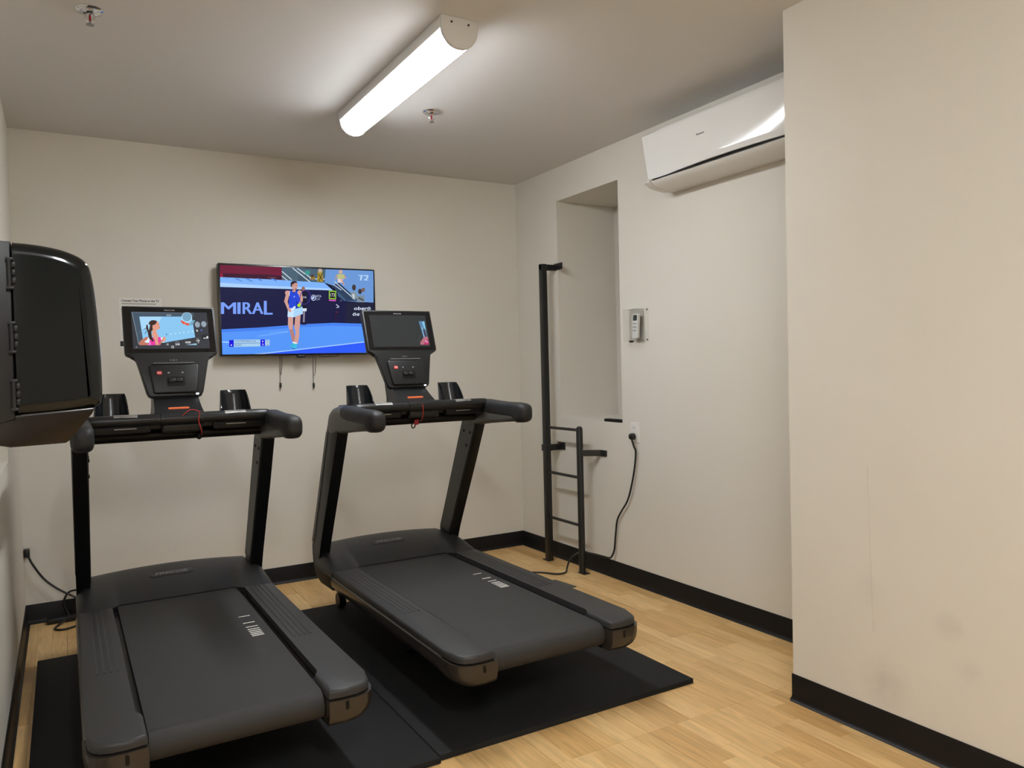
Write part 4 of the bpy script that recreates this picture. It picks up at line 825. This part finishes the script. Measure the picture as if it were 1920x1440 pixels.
        bm = B(); arm([(3.10, 1.062, .016, .026, .367), (3.115, 1.062, .026, .033, .367), (3.25, 1.060, .034, .0345, .367), (3.40, 1.063, .050, .035, .367), (3.47, 1.067, .062, .0355, .367), (3.53, 1.064, .066, .0355, .367), (3.60, 1.05, .068, .0345, .367), (3.64, 1.04, .058, .033, .367), (3.675, 1.03, .030, .026, .367)], bm)
        ar = P('handle_arm', bm, TM_GREY, smooth=60)
        bm = B(); arm([(3.045, 1.078, .014, .014, .366), (3.049, 1.078, .028, .024, .366), (3.062, 1.0775, .040, .033, .366), (3.085, 1.077, .046, .0375, .366), (3.12, 1.0775, .048, .0385, .366), (3.145, 1.089, .037, .0385, .366), (3.25, 1.090, .036, .0385, .366), (3.36, 1.094, .037, .0385, .366), (3.43, 1.100, .035, .0385, .366), (3.455, 1.102, .031, .036, .366)], bm)
        P('grip', bm, GRIP, ar, smooth=60)
        # cup: half-round shell, open towards the runner, wider at its foot
        cxx = sx(.247); N = 26; bm = B(); outer = []; inner = []
        for j in range(7):
            h = j/6; ro, ri = [], []
            for k in range(N+1):
                a = math.radians(-14+208*k/N); e = max(0, math.sin(a)); top = 1.150+.072*min(1, (max(0, math.sin(a)+.20)/.5))**.6
                z = 1.10+(top-1.10)*h; q_ = (z-1.10)/.122
                r = .071-.014*q_; cy = 3.598+.040*q_
                ro.append((cxx+r*math.cos(a), cy+r*math.sin(a), z)); ri.append((cxx+(r-.005)*math.cos(a), cy+(r-.005)*math.sin(a), z))
            outer.append(ro); inner.append(ri)
        rings = [ro+ri[::-1] for ro, ri in zip(outer, inner)]
        loft(bm, rings); P('cup_holder', bm, TM_CUP, smooth=50)
        bm = B(); lathe(bm, [(.064, 0), (.064, .004), (.058, .003)], (cxx, 3.598, 1.126), 24); P('cup_base', bm, TM_BLACK)
        # heart-rate bar half, its steel contacts, panel below it
        bm = B(); tube(bm, [(sx(.083), 3.412, 1.117), (sx(.31), 3.412, 1.117), (sx(.342), 3.43, 1.112), (sx(.36), 3.48, 1.10)], .0245, 14, 5); hb = P('grip_bar', bm, TM_BAR, smooth=60)
        bm = B()
        pts = [[(sx(x), 3.412+.0252*math.sin(math.radians(a)), 1.117+.0252*math.cos(math.radians(a))) for a in range(-62, 31, 8)] for x in (.166, .25)]
        loft(bm, pts, caps=False, closed=False); P('pulse_contact', bm, SILVER, hb)
        bm = B(); prism(bm, rrect(min(sx(.118), sx(.325)), 1.066, max(sx(.118), sx(.325)), 1.104, .012), 3.405, 3.43, lambda a, b, n: (a, n, b), .004); pn = P('lower_panel', bm, TM_BLACK)
        bm = B(); prism(bm, rrect(min(sx(.17), sx(.25)), 1.0845, max(sx(.17), sx(.25)), 1.0875, .0014), 3.4035, 3.406, lambda a, b, n: (a, n, b)); P('contact_edge', bm, SILVER, pn)
    # centre of the handlebar
    bm = B(); tube(bm, [(-.082, 3.412, 1.1165), (.082, 3.412, 1.1165)], .0275, 18); box(bm, (-.078, 3.400, 1.062), (.078, 3.43, 1.11), .008); P('bar_sleeve', bm, TM_BAR, smooth=60)
    bm = B(); tube(bm, [(-.345, 3.53, 1.048), (.345, 3.53, 1.048)], .0245, 18); P('cross_tube', bm, TM_BLACK, smooth=60)
    bm = B(); prism(bm, [(-.335, 3.435), (.335, 3.435), (.335, 3.68), (.30, 3.70), (-.30, 3.70), (-.335, 3.68)], 1.076, 1.128, plan, .008); P('tray', bm, TM_BAR)
    # neck with the orange strip
    bm = B(); rect = lambda z, hx, ya, yb: [(-hx, ya, z), (hx, ya, z), (hx, yb, z), (-hx, yb, z)]
    loft(bm, [rect(1.115, .098, 3.43, 3.64), rect(1.135, .096, 3.475, 3.65), rect(1.16, .092, 3.518, 3.66), rect(1.20, .089, 3.585, 3.68), rect(1.30, .086, 3.63, 3.71)]); neck = P('neck', bm, TM_BAR, smooth=30)
    bm = B(); prism(bm, rrect(-.040, 1.153, .042, 1.1605, .0035), 3.506, 3.522, lambda a, b, n: (a, n, b), .001); P('accent_strip', bm, ORANGE, neck)
    # console
    hsg = [(-.188, .2235), (-.186, .2265), (.186, .2265), (.188, .2235), (.187, .012), (.183, .003), (.174, -.002), (.160, -.004), (.150, -.010), (.1455, -.022), (.113, -.172), (.106, -.186), (.094, -.192),
           (-.094, -.192), (-.106, -.186), (-.113, -.172), (-.1455, -.022), (-.150, -.010), (-.160, -.004), (-.174, -.002), (-.183, .003), (-.187, .012)]
    bm = B(); prism(bm, hsg, -.034, 0, console, .006, 'both', 2); con = P('console', bm, TM_CONSOLE, smooth=35)
    bm = B(); prism(bm, [(-.10, -.02), (.10, -.02), (.085, -.175), (-.085, -.175)], -.075, -.03, console, .012, 'lo', 3); P('console_back', bm, TM_BLACK, con)
    bm = B(); prism(bm, rrect(-.1795, .008, .1795, .2185, .006), -.001, .0012, console, .0006, 'hi', 1); gl = P('monitor_glass', bm, TM_GLASS, con)
    lettering('monitor_lettering', 'PRECOR', console, -.022, .2045, .022, .2105, GREYINK, gl, off, .0015, .02, .2)
    picture('display', items, (-.154, .025, .1545, .199), base_col, console, gl, off, .0015, gain)
    bm = B(); prism(bm, [(-.094, -.052), (.094, -.052), (.100, -.060), (.088, -.176), (.080, -.182), (-.080, -.182), (-.088, -.176), (-.100, -.060)], -.001, .014, console, .006, 'hi', 3); cp = P('control_panel', bm, TM_CONSOLE)
    bm = B(); prism(bm, rrect(-.082, -.0475, .082, -.041, .002), 0, .010, console, .002, 'hi', 2); P('reading_ledge', bm, mat('grey ledge', (.10, .10, .10), .3), con)
    bm = B(); prism(bm, rrect(-.071, -.099, -.051, -.083, .002), .013, .0165, console, .001, 'hi', 1); P('stop_button', bm, REDB, cp)
    lettering('stop_lettering', 'STOP', console, -.068, -.0935, -.054, -.0885, PALE, cp, off, .0168, .03)
    for u in (-.024, .031):
        bm = B(); prism(bm, rrect(u-.004, -.093, u+.004, -.0885, .002), .0135, .0147, console); P('icon', bm, mat('pale icon', (.45, .45, .45), .5), cp)
    bm = B(); prism(bm, rrect(-.034, -.152, .038, -.110, .006), .0137, .0147, console); P('rocker_recess', bm, TM_BLACK, cp)
    for ua, ub in ((-.026, .0015), (.0025, .030)):
        bm = B(); prism(bm, rrect(ua, -.134, ub, -.116, .006), .0145, .0215, console, .003, 'hi', 2); P('rocker_switch', bm, TM_CONSOLE, cp)
    lettering('media_icons', '< O >', console, -.014, -.032, .016, -.024, mat('dim icon', (.28, .28, .28), .5), con, off, .0008, .02)
    bm = B(); lathe(bm, [(.0065, -.002), (.0065, .001), (.004, .0025)], (0, 0, 0), 14, 'z')
    for v in bm.verts: v.co = Vector(console(.086+v.co.x, -.186+v.co.y*.6, .0025+v.co.z))
    P('indicator_light', bm, LED, con)
    # red safety cord
    if cord == 'loop':
        bm = B(); tube(bm, [(-.002, 3.384, 1.128), (.019, 3.383, 1.147), (.036, 3.388, 1.153), (.056, 3.384, 1.147), (.064, 3.381, 1.140), (.059, 3.381, 1.112), (.060, 3.381, 1.099), (.068, 3.383, 1.07), (.071, 3.40, 1.048)], .0016, 8, 5)
        sc = P('safety_cord', bm, REDC)
        bm = B(); lathe(bm, [(.004, .022), (.010, .016), (.012, .004), (.011, -.008), (.004, -.014)], (.072, 3.475, 1.036), 14); P('clip', bm, TM_BLACK, sc)
    else:
        bm = B(); tube(bm, [(-.018, 3.383, 1.129), (-.016, 3.381, 1.095), (-.014, 3.40, 1.058), (-.012, 3.43, 1.043)], .0016, 8, 5); sc = P('safety_cord', bm, REDC)
        bm = B(); prism(bm, rrect(-.020, 1.022, .004, 1.050, .006), 3.478, 3.496, lambda a, b, n: (a, n, b), .004); P('clip', bm, mat('red clip', (.45, .02, .02), .35), sc)
        bm = B(); tube(bm, [(-.02, 3.485, 1.035), (-.034, 3.484, 1.022), (-.030, 3.484, 1.008), (-.018, 3.484, 1.012), (-.014, 3.485, 1.03)], .003, 8, 4); P('clip_loop', bm, TM_BLACK, sc)
    return t

treadmill('black treadmill nearer the left wall, its screen showing a woman running', (.4211+.0011*3.2, 3.2, .0202), -.0011, RUNNER_PICTURE, (58, 60, 66), 1., 'loop')
treadmill('black treadmill nearer the ladder, its screen mostly blank grey', (1.5302-.00658*3.2, 3.212, .0202), .00658, IDLE_PICTURE, (54, 55, 56), 1., 'hang')

# ------------------------------------------------------------------ television and what hangs around it
BEZEL = mat('black television bezel', (.006, .006, .008), .25)
CABLE = mat('black cable', (.010, .010, .010), .4)
GCABLE = mat('grey cable', (.16, .145, .12), .5)
off = (1.278, YB, 1.39)
tv = thing('television', 'wall-mounted flat television showing a tennis player on a blue court', 'television', off)
bw = lambda a, b, n: (a, 4.70-n, b)
bm = B(); prism(bm, rrect(.803, 1.396, 1.754, 1.9365, .006), -.045, .002, bw, .003, 'both', 2); fr = obj('casing', bm, BEZEL, tv, off)
bm = B(); box(bm, (1.08, 4.742, 1.50), (1.48, YB-.001, 1.80), .006); obj('wall_bracket', bm, BEZEL, tv, off)
picture('screen', TV_PICTURE, (.8125, 1.407, 1.7445, 1.9275), (16, 18, 40), bw, fr, off, .0024)
bm = B(); prism(bm, [(1.243, 1.398), (1.296, 1.398), (1.291, 1.381), (1.248, 1.381)], -.02, .004, bw, .002); lg = obj('logo_tab', bm, BEZEL, tv, off)
lettering('tab_lettering', 'SAMSUNG', bw, 1.25, 1.3905, 1.288, 1.396, mat('silver print', (.4, .4, .42), .4), lg, off, .0045, .01)
def hang(label, x, z0, z1, wob):
    o_ = (x, YB, z1); t = thing('hanging_cable', label, 'cable', o_, 0, 'cables dangling under the television')
    bm = B(); tube(bm, [(x, 4.765, z0), (x, 4.768, (z0+z1)/2+.02), (x-.001, 4.77, z1+.018)], .0018, 6, 5); obj('cord', bm, GCABLE, t, o_)
    bm = B(); tube(bm, [(x+.006, 4.765, z0), (x+.008+wob, 4.768, z0-.06), (x+.003+wob, 4.77, z1+.085), (x, 4.77, z1+.07)], .0018, 6, 6); obj('cord', bm, GCABLE, t, o_)
    bm = B(); box(bm, (x-.0055, 4.764, z1-.004), (x+.0055, 4.777, z1+.024), .002); obj('connector', bm, CABLE, t, o_)
    bm = B(); box(bm, (x-.003, 4.767, z1-.014), (x+.003, 4.774, z1-.003)); obj('connector_tip', bm, GCABLE, t, o_)
hang('thin grey cable dangling under the television, farther from the right treadmill', 1.157, 1.42, 1.207, .004)
hang('thin grey cable dangling under the television, nearer the right treadmill', 1.361, 1.42, 1.2, .008)
bm = B(); tube(bm, [(1.37, 4.765, 1.42), (1.40, 4.768, 1.392), (1.46, 4.77, 1.385), (1.52, 4.77, 1.392), (1.56, 4.765, 1.415)], .002, 6, 6)
tag(obj('video_cable', bm, GCABLE), 'thin cable sagging just below the lower edge of the television', 'cable')

# paper notice
off = (.4, YB, 1.45)
t = thing('paper_notice', 'white paper notice about connecting a phone, taped up beside the television', 'notice', off)
pw = lambda a, b, n: (a, YB-.0005-n, b)
bm = B(); prism(bm, [(.293, 1.452), (.508, 1.452), (.508, 1.731), (.293, 1.731)], 0, .0006, pw); obj('sheet', bm, mat('white paper', (.78, .76, .72), .7), t, off, smooth=0)
INK = mat('black ink', (.02, .02, .02), .6)
lettering('heading', 'Connect Your Phone to the TV', pw, .304, 1.709, .496, 1.722, INK, t, off, .0008, .03)
bm = B()
for i in range(14):
    z = 1.698-.016*i; box(bm, (.305, YB-.0015, z-.0022), (.48-.03*((i*7) % 4), YB-.0012, z+.0022))
obj('small_print', bm, mat('grey ink', (.25, .25, .25), .6), t, off, smooth=0)
bm = B(); box(bm, (.2925, YB-.003, 1.462), (.335, YB-.001, 1.490)); obj('black_square', bm, INK, t, off, smooth=0)

# ------------------------------------------------------------------ left outlet, cords behind the left treadmill
off = (-.185, YB, .36)
t = thing('power_lead', 'black power cord plugged into the wall low in the left corner', 'cord', off)
bm = B(); box(bm, (-.197, 4.735, .362), (-.170, YB, .402), .004); obj('plug', bm, CABLE, t, off)
bm = B(); tube(bm, [(-.176, 4.748, .366), (-.160, 4.74, .325), (-.116, 4.74, .246), (-.070, 4.735, .195), (-.02, 4.73, .154), (.04, 4.72, .112), (.12, 4.66, .05), (.2, 4.55, .012)], .0055, 8, 6); obj('cord', bm, CABLE, t, off)
off = (-.06, 4.71, 0)
t = thing('power_adapter', 'small black adapter with a looped cord on the floor behind the left treadmill', 'adapter', off)
bm = B(); box(bm, (-.105, 4.70, .0005), (.03, 4.755, .028), .006); obj('adapter_body', bm, CABLE, t, off)
bm = B(); tube(bm, [(-.02, 4.70, .014), (-.06, 4.63, .007), (-.065, 4.585, .006), (-.04, 4.56, .006), (.0, 4.565, .006), (.05, 4.60, .007), (.12, 4.62, .01)], .0055, 8, 6); obj('cord', bm, CABLE, t, off)
bm = B(); tube(bm, [(.0, 4.74, .02), (-.025, 4.755, .09), (-.005, 4.755, .14), (.03, 4.74, .155), (.09, 4.70, .15)], .0055, 8, 6); obj('cord', bm, CABLE, t, off)

# ------------------------------------------------------------------ ladder-like rack on the right wall
LAD = mat('black painted steel', (.012, .012, .012), .4, noise=.2, nscale=30)
off = (2.765, 4.1, 0)
t = thing('wall_ladder', 'black steel ladder rack with one tall and one short post bolted to the wall', 'ladder', off)
ob = lambda n, bm, par=t: obj(n, bm, LAD, par, off)
bm = B(); box(bm, (2.745, 4.262, .003), (2.785, 4.304, 1.965), .004); tall = ob('tall_post', bm)
bm = B(); tube(bm, [(2.765, 3.908, .003), (2.765, 3.908, .895), (2.765, 3.908, .908), (2.765, 3.908, .915)], [.021, .021, .018, .008], 16); ob('short_post', bm)
for z in (.890, .594, .295):
    bm = B(); cyl(bm, (2.765, 4.265, z), (2.765, 3.91, z), .0095, 12); ob('rung', bm)
bm = B(); box(bm, (2.745, 4.268, 1.925), (XR-.001, 4.298, 1.963), .003); br = ob('bracket', bm, tall)
bm = B(); box(bm, (XR-.006, 4.20, 1.928), (XR-.0005, 4.30, 1.972), .001); ob('wall_plate', bm, br)
bm = B(); box(bm, (2.752, 4.268, .732), (XR-.001, 4.30, .772), .002); br = ob('bracket', bm, tall)
bm = B(); box(bm, (2.742, 4.256, .732), (2.788, 4.315, .774), .003); ob('collar', bm, br)
bm = B(); box(bm, (XR-.006, 4.215, .735), (XR-.0005, 4.30, .785), .001); ob('wall_plate', bm, br)
bm = B(); prism(bm, [(2.765, 3.90), (2.772, 3.895), (XR-.007, 3.832), (XR-.0005, 3.832), (XR-.0005, 3.765), (XR-.007, 3.765), (XR-.007, 3.822), (2.765, 3.885)], .730, .768, XYZ, .001, 'both', 1); br = ob('bracket', bm)
bm = B(); lathe(bm, [(.008, 0), (.008, -.004), (.004, -.006)], (XR-.007, 3.79, .750), 10, 'x'); obj('bolt', bm, SCREW, br, off)
for y, d in ((4.283, 1), (3.908, -1)):
    bm = B(); box(bm, (2.742, min(y-.02, y+d*.05), .0005), (2.788, max(y+.02, y+d*.05), .006), .001); ob('foot_plate', bm)

# ------------------------------------------------------------------ outlet and cord by the ladder
off = (XR, 3.5, .9); OUT = mat('white outlet plastic', (.80, .78, .74), .35)
t = thing('wall_outlet', 'white wall outlet below the clear remote holder', 'outlet', off)
rw = lambda a, b, n: (XR-n, a, b)
bm = B(); prism(bm, rrect(3.452, .838, 3.530, .955, .005), .0003, .006, rw, .002, 'hi', 2); obj('cover_plate', bm, OUT, t, off)
bm = B(); prism(bm, rrect(3.474, .905, 3.508, .938, .010), .005, .0075, rw, .001, 'hi', 1); rc = obj('socket', bm, OUT, t, off)
for a, b in ((3.483, .925), (3.498, .925)):
    bm = B(); box(bm, (XR-.0082, a-.0012, b-.006), (XR-.0074, a+.0012, b+.006)); obj('slot', bm, SCREW, rc, off, 0)
off = (XR-.03, 3.497, .875)
t = thing('power_lead', 'black power cord running from the wall outlet down past the ladder to the floor', 'cord', off)
bm = B(); lathe(bm, [(.012, -.0082), (.0185, -.010), (.0195, -.024), (.017, -.036), (.008, -.041)], (XR, 3.494, .874), 16, 'x'); obj('plug', bm, CABLE, t, off)
bm = B(); tube(bm, [(XR-.030, 3.492, .862), (XR-.026, 3.474, .815), (2.85, 3.471, .778), (2.85, 3.494, .652), (2.85, 3.548, .504), (2.85, 3.61, .425), (2.852, 3.658, .361), (2.852, 3.678, .27), (2.85, 3.69, .178), (2.847, 3.71, .135), (2.843, 3.732, .118),
    (2.83, 3.783, .120), (2.80, 3.851, .127), (2.77, 3.923, .124), (2.74, 3.950, .109), (2.71, 3.966, .077), (2.69, 3.968, .029), (2.672, 3.957, .0075), (2.611, 3.96, .006), (2.542, 4.054, .006), (2.45, 4.09, .006), (2.28, 4.02, .006)], .0055, 8, 5); obj('cord', bm, CABLE, t, off)
bm = B(); prism(bm, [(2.36, 3.70), (2.555, 3.675), (2.553, 3.70), (2.535, 3.865), (2.36, 3.87)], .0003, .006, XYZ, .001, 'hi', 1)
tag(obj('floor_pad', bm, mat('grey rubber pad', (.10, .095, .08), .6, noise=.1)), 'flat grey pad on the floor beside the right treadmill', 'pad')

# ------------------------------------------------------------------ things on the niche sill and the wall next to it
off = (2.893, 3.705, NZ0)
t = thing('sill_remote', 'slim black remote control lying on the sill of the wall niche', 'remote control', off)
bm = B(); prism(bm, rrect(2.869, 3.615, 2.913, 3.797, .012), NZ0+.0005, NZ0+.018, XYZ, .005, 'both', 3); body = obj('body', bm, TM_BLACK, t, off)
for i in range(4):
    bm = B(); lathe(bm, [(.005, 0), (.005, .0015), (.003, .002)], (2.891, 3.65+.03*i, NZ0+.0178), 10); obj('button', bm, SCREW, body, off)

CLEAR = clear_mat()
off = (XR, 3.43, 1.42)
t = thing('remote_holder', 'clear acrylic holder box screwed to the wall right of the niche', 'holder', off)
D = .062
bm = B(); prism(bm, rrect(3.352, 1.417, 3.500, 1.610, .008), .0005, .004, rw, .001, 'hi', 1); obj('back_plate', bm, CLEAR, t, off)
bm = B(); prism(bm, rrect(3.392, 1.424, 3.508, 1.606, .004), D-.003, D, rw, .001, 'both', 1); obj('front_panel', bm, CLEAR, t, off)
for n_, lo, hi in (('side_panel', (3.505, 1.424), (3.508, 1.606)), ('side_panel', (3.392, 1.424), (3.395, 1.606)), ('bottom_panel', (3.395, 1.424), (3.505, 1.427)), ('top_panel', (3.395, 1.603), (3.505, 1.606))):
    bm = B(); box(bm, (XR-D+.003, lo[0], lo[1]), (XR-.004, hi[0], hi[1])); obj(n_, bm, CLEAR, t, off, 0)
for a, b in ((3.363, 1.60), (3.364, 1.43)):
    bm = B(); lathe(bm, [(.0045, -.004), (.0045, -.006), (.002, -.0075)], (XR, a, b), 10, 'x'); obj('screw', bm, SCREW, t, off)
bm = B(); lathe(bm, [(.006, -.020), (.006, .004), (.003, .006)], (XR-.045, 3.445, 1.422), 12, 'x'); obj('lock', bm, SCREW, t, off)
off = (XR-.03, 3.43, 1.43)
t = thing('air_conditioner_remote', 'white remote control with a small dark display inside the clear holder', 'remote control', off)
rx = lambda a, b, n: (XR-.012-n-.06*(1.575-b)*.2, a+.06*(1.57-b)*1.2, b)
bm = B(); prism(bm, rrect(3.402, 1.440, 3.448, 1.578, .008), .006, .026, rx, .004, 'both', 2); body = obj('body', bm, mat('white remote plastic', (.74, .74, .73), .35), t, off)
bm = B(); prism(bm, rrect(3.4085, 1.540, 3.442, 1.572, .003), .0262, .0268, rx); obj('display', bm, mat('dark liquid crystal', (.05, .06, .05), .2), body, off, 0)
for i in range(3):
    for j in range(3):
        bm = B(); prism(bm, rrect(3.411+j*.011, 1.52-i*.02, 3.419+j*.011, 1.527-i*.02, .002), .026, .0275, rx); obj('button', bm, mat('grey key', (.3, .3, .33), .5), body, off, 0)

# ------------------------------------------------------------------ air conditioner
ACW = mat('glossy white plastic', (.80, .79, .765), .07, coat=.3); ACB = mat('white plastic', (.74, .72, .68), .35); GAP = mat('dark vent', (.012, .011, .010), .6)
AY0, AY1 = 2.05, 3.142; off = (XR, (AY0+AY1)/2, 2.2)
t = thing('air_conditioner', 'white wall-mounted air conditioner with a glossy curved front', 'air conditioner', off)
ac = lambda a, b, n: (XR-a, n, b)
bm = B(); prism(bm, [(0.0005, 2.206), (0.0005, 2.490), (.165, 2.490), (.180, 2.483), (.180, 2.45), (.150, 2.30), (.140, 2.26), (.11, 2.235), (.06, 2.206)], AY0, AY1, ac, .004, 'both', 2); obj('body', bm, ACB, t, off, 30)
def ac_depth(y, z):          # glossy front: leans in towards its lower edge, more so at the ends
    k = max(1-((y-(AY0+AY1)/2)/((AY1-AY0)/2))**2, 0); tt = (2.484-z)/.24
    return .203+.004*k-(.018+.024*(1-k))*tt
bm = B(); rings = []
NYS = 28
for i in range(NYS+1):
    y = AY0-.002+(AY1-AY0+.004)*i/NYS; k = 1-((y-(AY0+AY1)/2)/((AY1-AY0)/2))**2; k = max(k, 0)
    zb = 2.248+.010*k
    D_ = lambda z: ac_depth(y, z)
    zs = [2.478-(2.478-zb-.006)*j/9 for j in range(10)]
    rings.append([(XR-.180, y, 2.4885), (XR-(D_(2.478)-.006), y, 2.486)]+[(XR-D_(z), y, z) for z in zs]+[(XR-(D_(zb)-.002), y, zb+.001), (XR-(D_(zb)-.008), y, zb), (XR-(D_(zb)-.03), y, zb+.004), (XR-(D_(2.36)-.035), y, 2.36), (XR-.165, y, 2.480)])
loft(bm, rings); pan = obj('front_panel', bm, ACW, t, off, 45)
bm = B(); prism(bm, [(.05, 2.212), (.170, 2.236), (.176, 2.252), (.14, 2.275), (.05, 2.26)], AY0+.03, AY1-.045, ac); obj('air_outlet', bm, GAP, t, off, 0)
bm = B(); prism(bm, [(.184, 2.232), (.189, 2.239), (.185, 2.242), (.155, 2.226), (.075, 2.204), (.075, 2.199), (.16, 2.216)], AY0+.03, AY1-.05, ac, .001, 'both', 1); obj('louver', bm, ACB, t, off, 30)
for a, b in ((AY0, AY0+.03), (AY1-.045, AY1)):
    bm = B(); prism(bm, [(.06, 2.200), (.155, 2.212), (.198, 2.236), (.200, 2.245), (.165, 2.262), (.06, 2.27)], a, b, ac, .004, 'both', 2); ek = obj('end_piece', bm, ACB, t, off, 30)
lettering('small_lettering', 'INVERTER', lambda a, b, n: (XR-.2005-n, a, b), AY1-.008, 2.2375, AY1-.034, 2.2415, mat('grey mark', (.3, .3, .3), .5), ek, off, .0, .01)
def ac_front(a, b, n):
    return (XR-ac_depth(a, b)-n, a, b)
lettering('brand_lettering', 'Panasonic', ac_front, 2.748, 2.382, 2.695, 2.3915, mat('black mark', (.03, .03, .03), .5), pan, off, .0007, .02)

# ------------------------------------------------------------------ paper towel dispenser on the left wall
SMOKE = mat('glossy smoked black plastic', (.005, .007, .0075), .10, spec=.32); DGREY = mat('dark grey plastic', (.016, .016, .016), .42, spec=.3); CHUTE = mat('smoky brown plastic', (.010, .007, .005), .18, spec=.35)
off = (XL, 1.65, 1.18)
t = thing('towel_dispenser', 'black smoked plastic paper towel dispenser on the left wall', 'dispenser', off)
ds = lambda a, b, n: (a, n, b)
bm = B(); prism(bm, [(XL, 1.20), (-.066, 1.232), (-.064, 1.523), (XL, 1.527)], 1.497, 1.80, ds, .004, 'both', 2); obj('back_box', bm, DGREY, t, off)
ctrl = [(-.062, 1.5235, 0), (-.045, 1.5228, 0), (-.02, 1.5203, 0), (.005, 1.5155, 0), (.025, 1.5085, 0), (.040, 1.4995, 0), (.0485, 1.487, 0), (.053, 1.465, 0), (.0565, 1.43, 0), (.0595, 1.38, 0), (.0615, 1.33, 0), (.0622, 1.29, 0), (.0615, 1.265, 0), (.057, 1.2515, 0), (.043, 1.2455, 0), (.015, 1.241, 0), (-.02, 1.238, 0), (-.062, 1.236, 0)]
oc = [(p.x, p.y) for p in smoothpath(ctrl, 3)]
def cover_ring(y, ins):
    out = []
    for i, (x, z) in enumerate(oc):
        a, c = oc[max(i-1, 0)], oc[min(i+1, len(oc)-1)]; tx, tz = c[0]-a[0], c[1]-a[1]; L_ = math.hypot(tx, tz)
        out.append((max(x+ins*tz/L_, -.0635) if x > -.06 else x, y, z-ins*tx/L_))
    return out
bm = B(); R_ = .022
rr = [(1.495+R_*(1-math.sin(math.radians(t_))), R_*(1-math.cos(math.radians(t_)))) for t_ in (90, 80, 68, 55, 42, 30, 18, 8, 0)]
loft(bm, [cover_ring(y, i_) for y, i_ in rr]+[cover_ring(3.297-y, i_) for y, i_ in rr[::-1]])
cov = obj('cover', bm, SMOKE, t, off, 60)
bm = B(); prism(bm, [(-.12, 1.236), (.050, 1.247), (.045, 1.236), (.010, 1.192), (.004, 1.188), (-.075, 1.186), (-.10, 1.192), (-.16, 1.215)], 1.502, 1.795, ds, .004, 'both', 2); obj('chute', bm, CHUTE, t, off, 30)
for z in (1.470, 1.366, 1.272):
    bm = B(); cyl(bm, (-.0665, 1.493, z-.022), (-.0665, 1.493, z+.022), .0035, 10); box(bm, (-.071, 1.490, z-.026), (-.060, 1.499, z-.021), .001); box(bm, (-.071, 1.490, z+.021), (-.060, 1.499, z+.026), .001)
    hg = obj('hinge', bm, DGREY, t, off)
    bm = B()
    for dz in (-.016, -.003, .010): box(bm, (-.063, 1.4905, z+dz), (-.0575, 1.497, z+dz+.009), .001)
    obj('hinge_knuckle', bm, DGREY, hg, off)
bm = B(); box(bm, (.055, 1.60, 1.262), (.064, 1.70, 1.275), .002); obj('latch', bm, DGREY, cov, off)
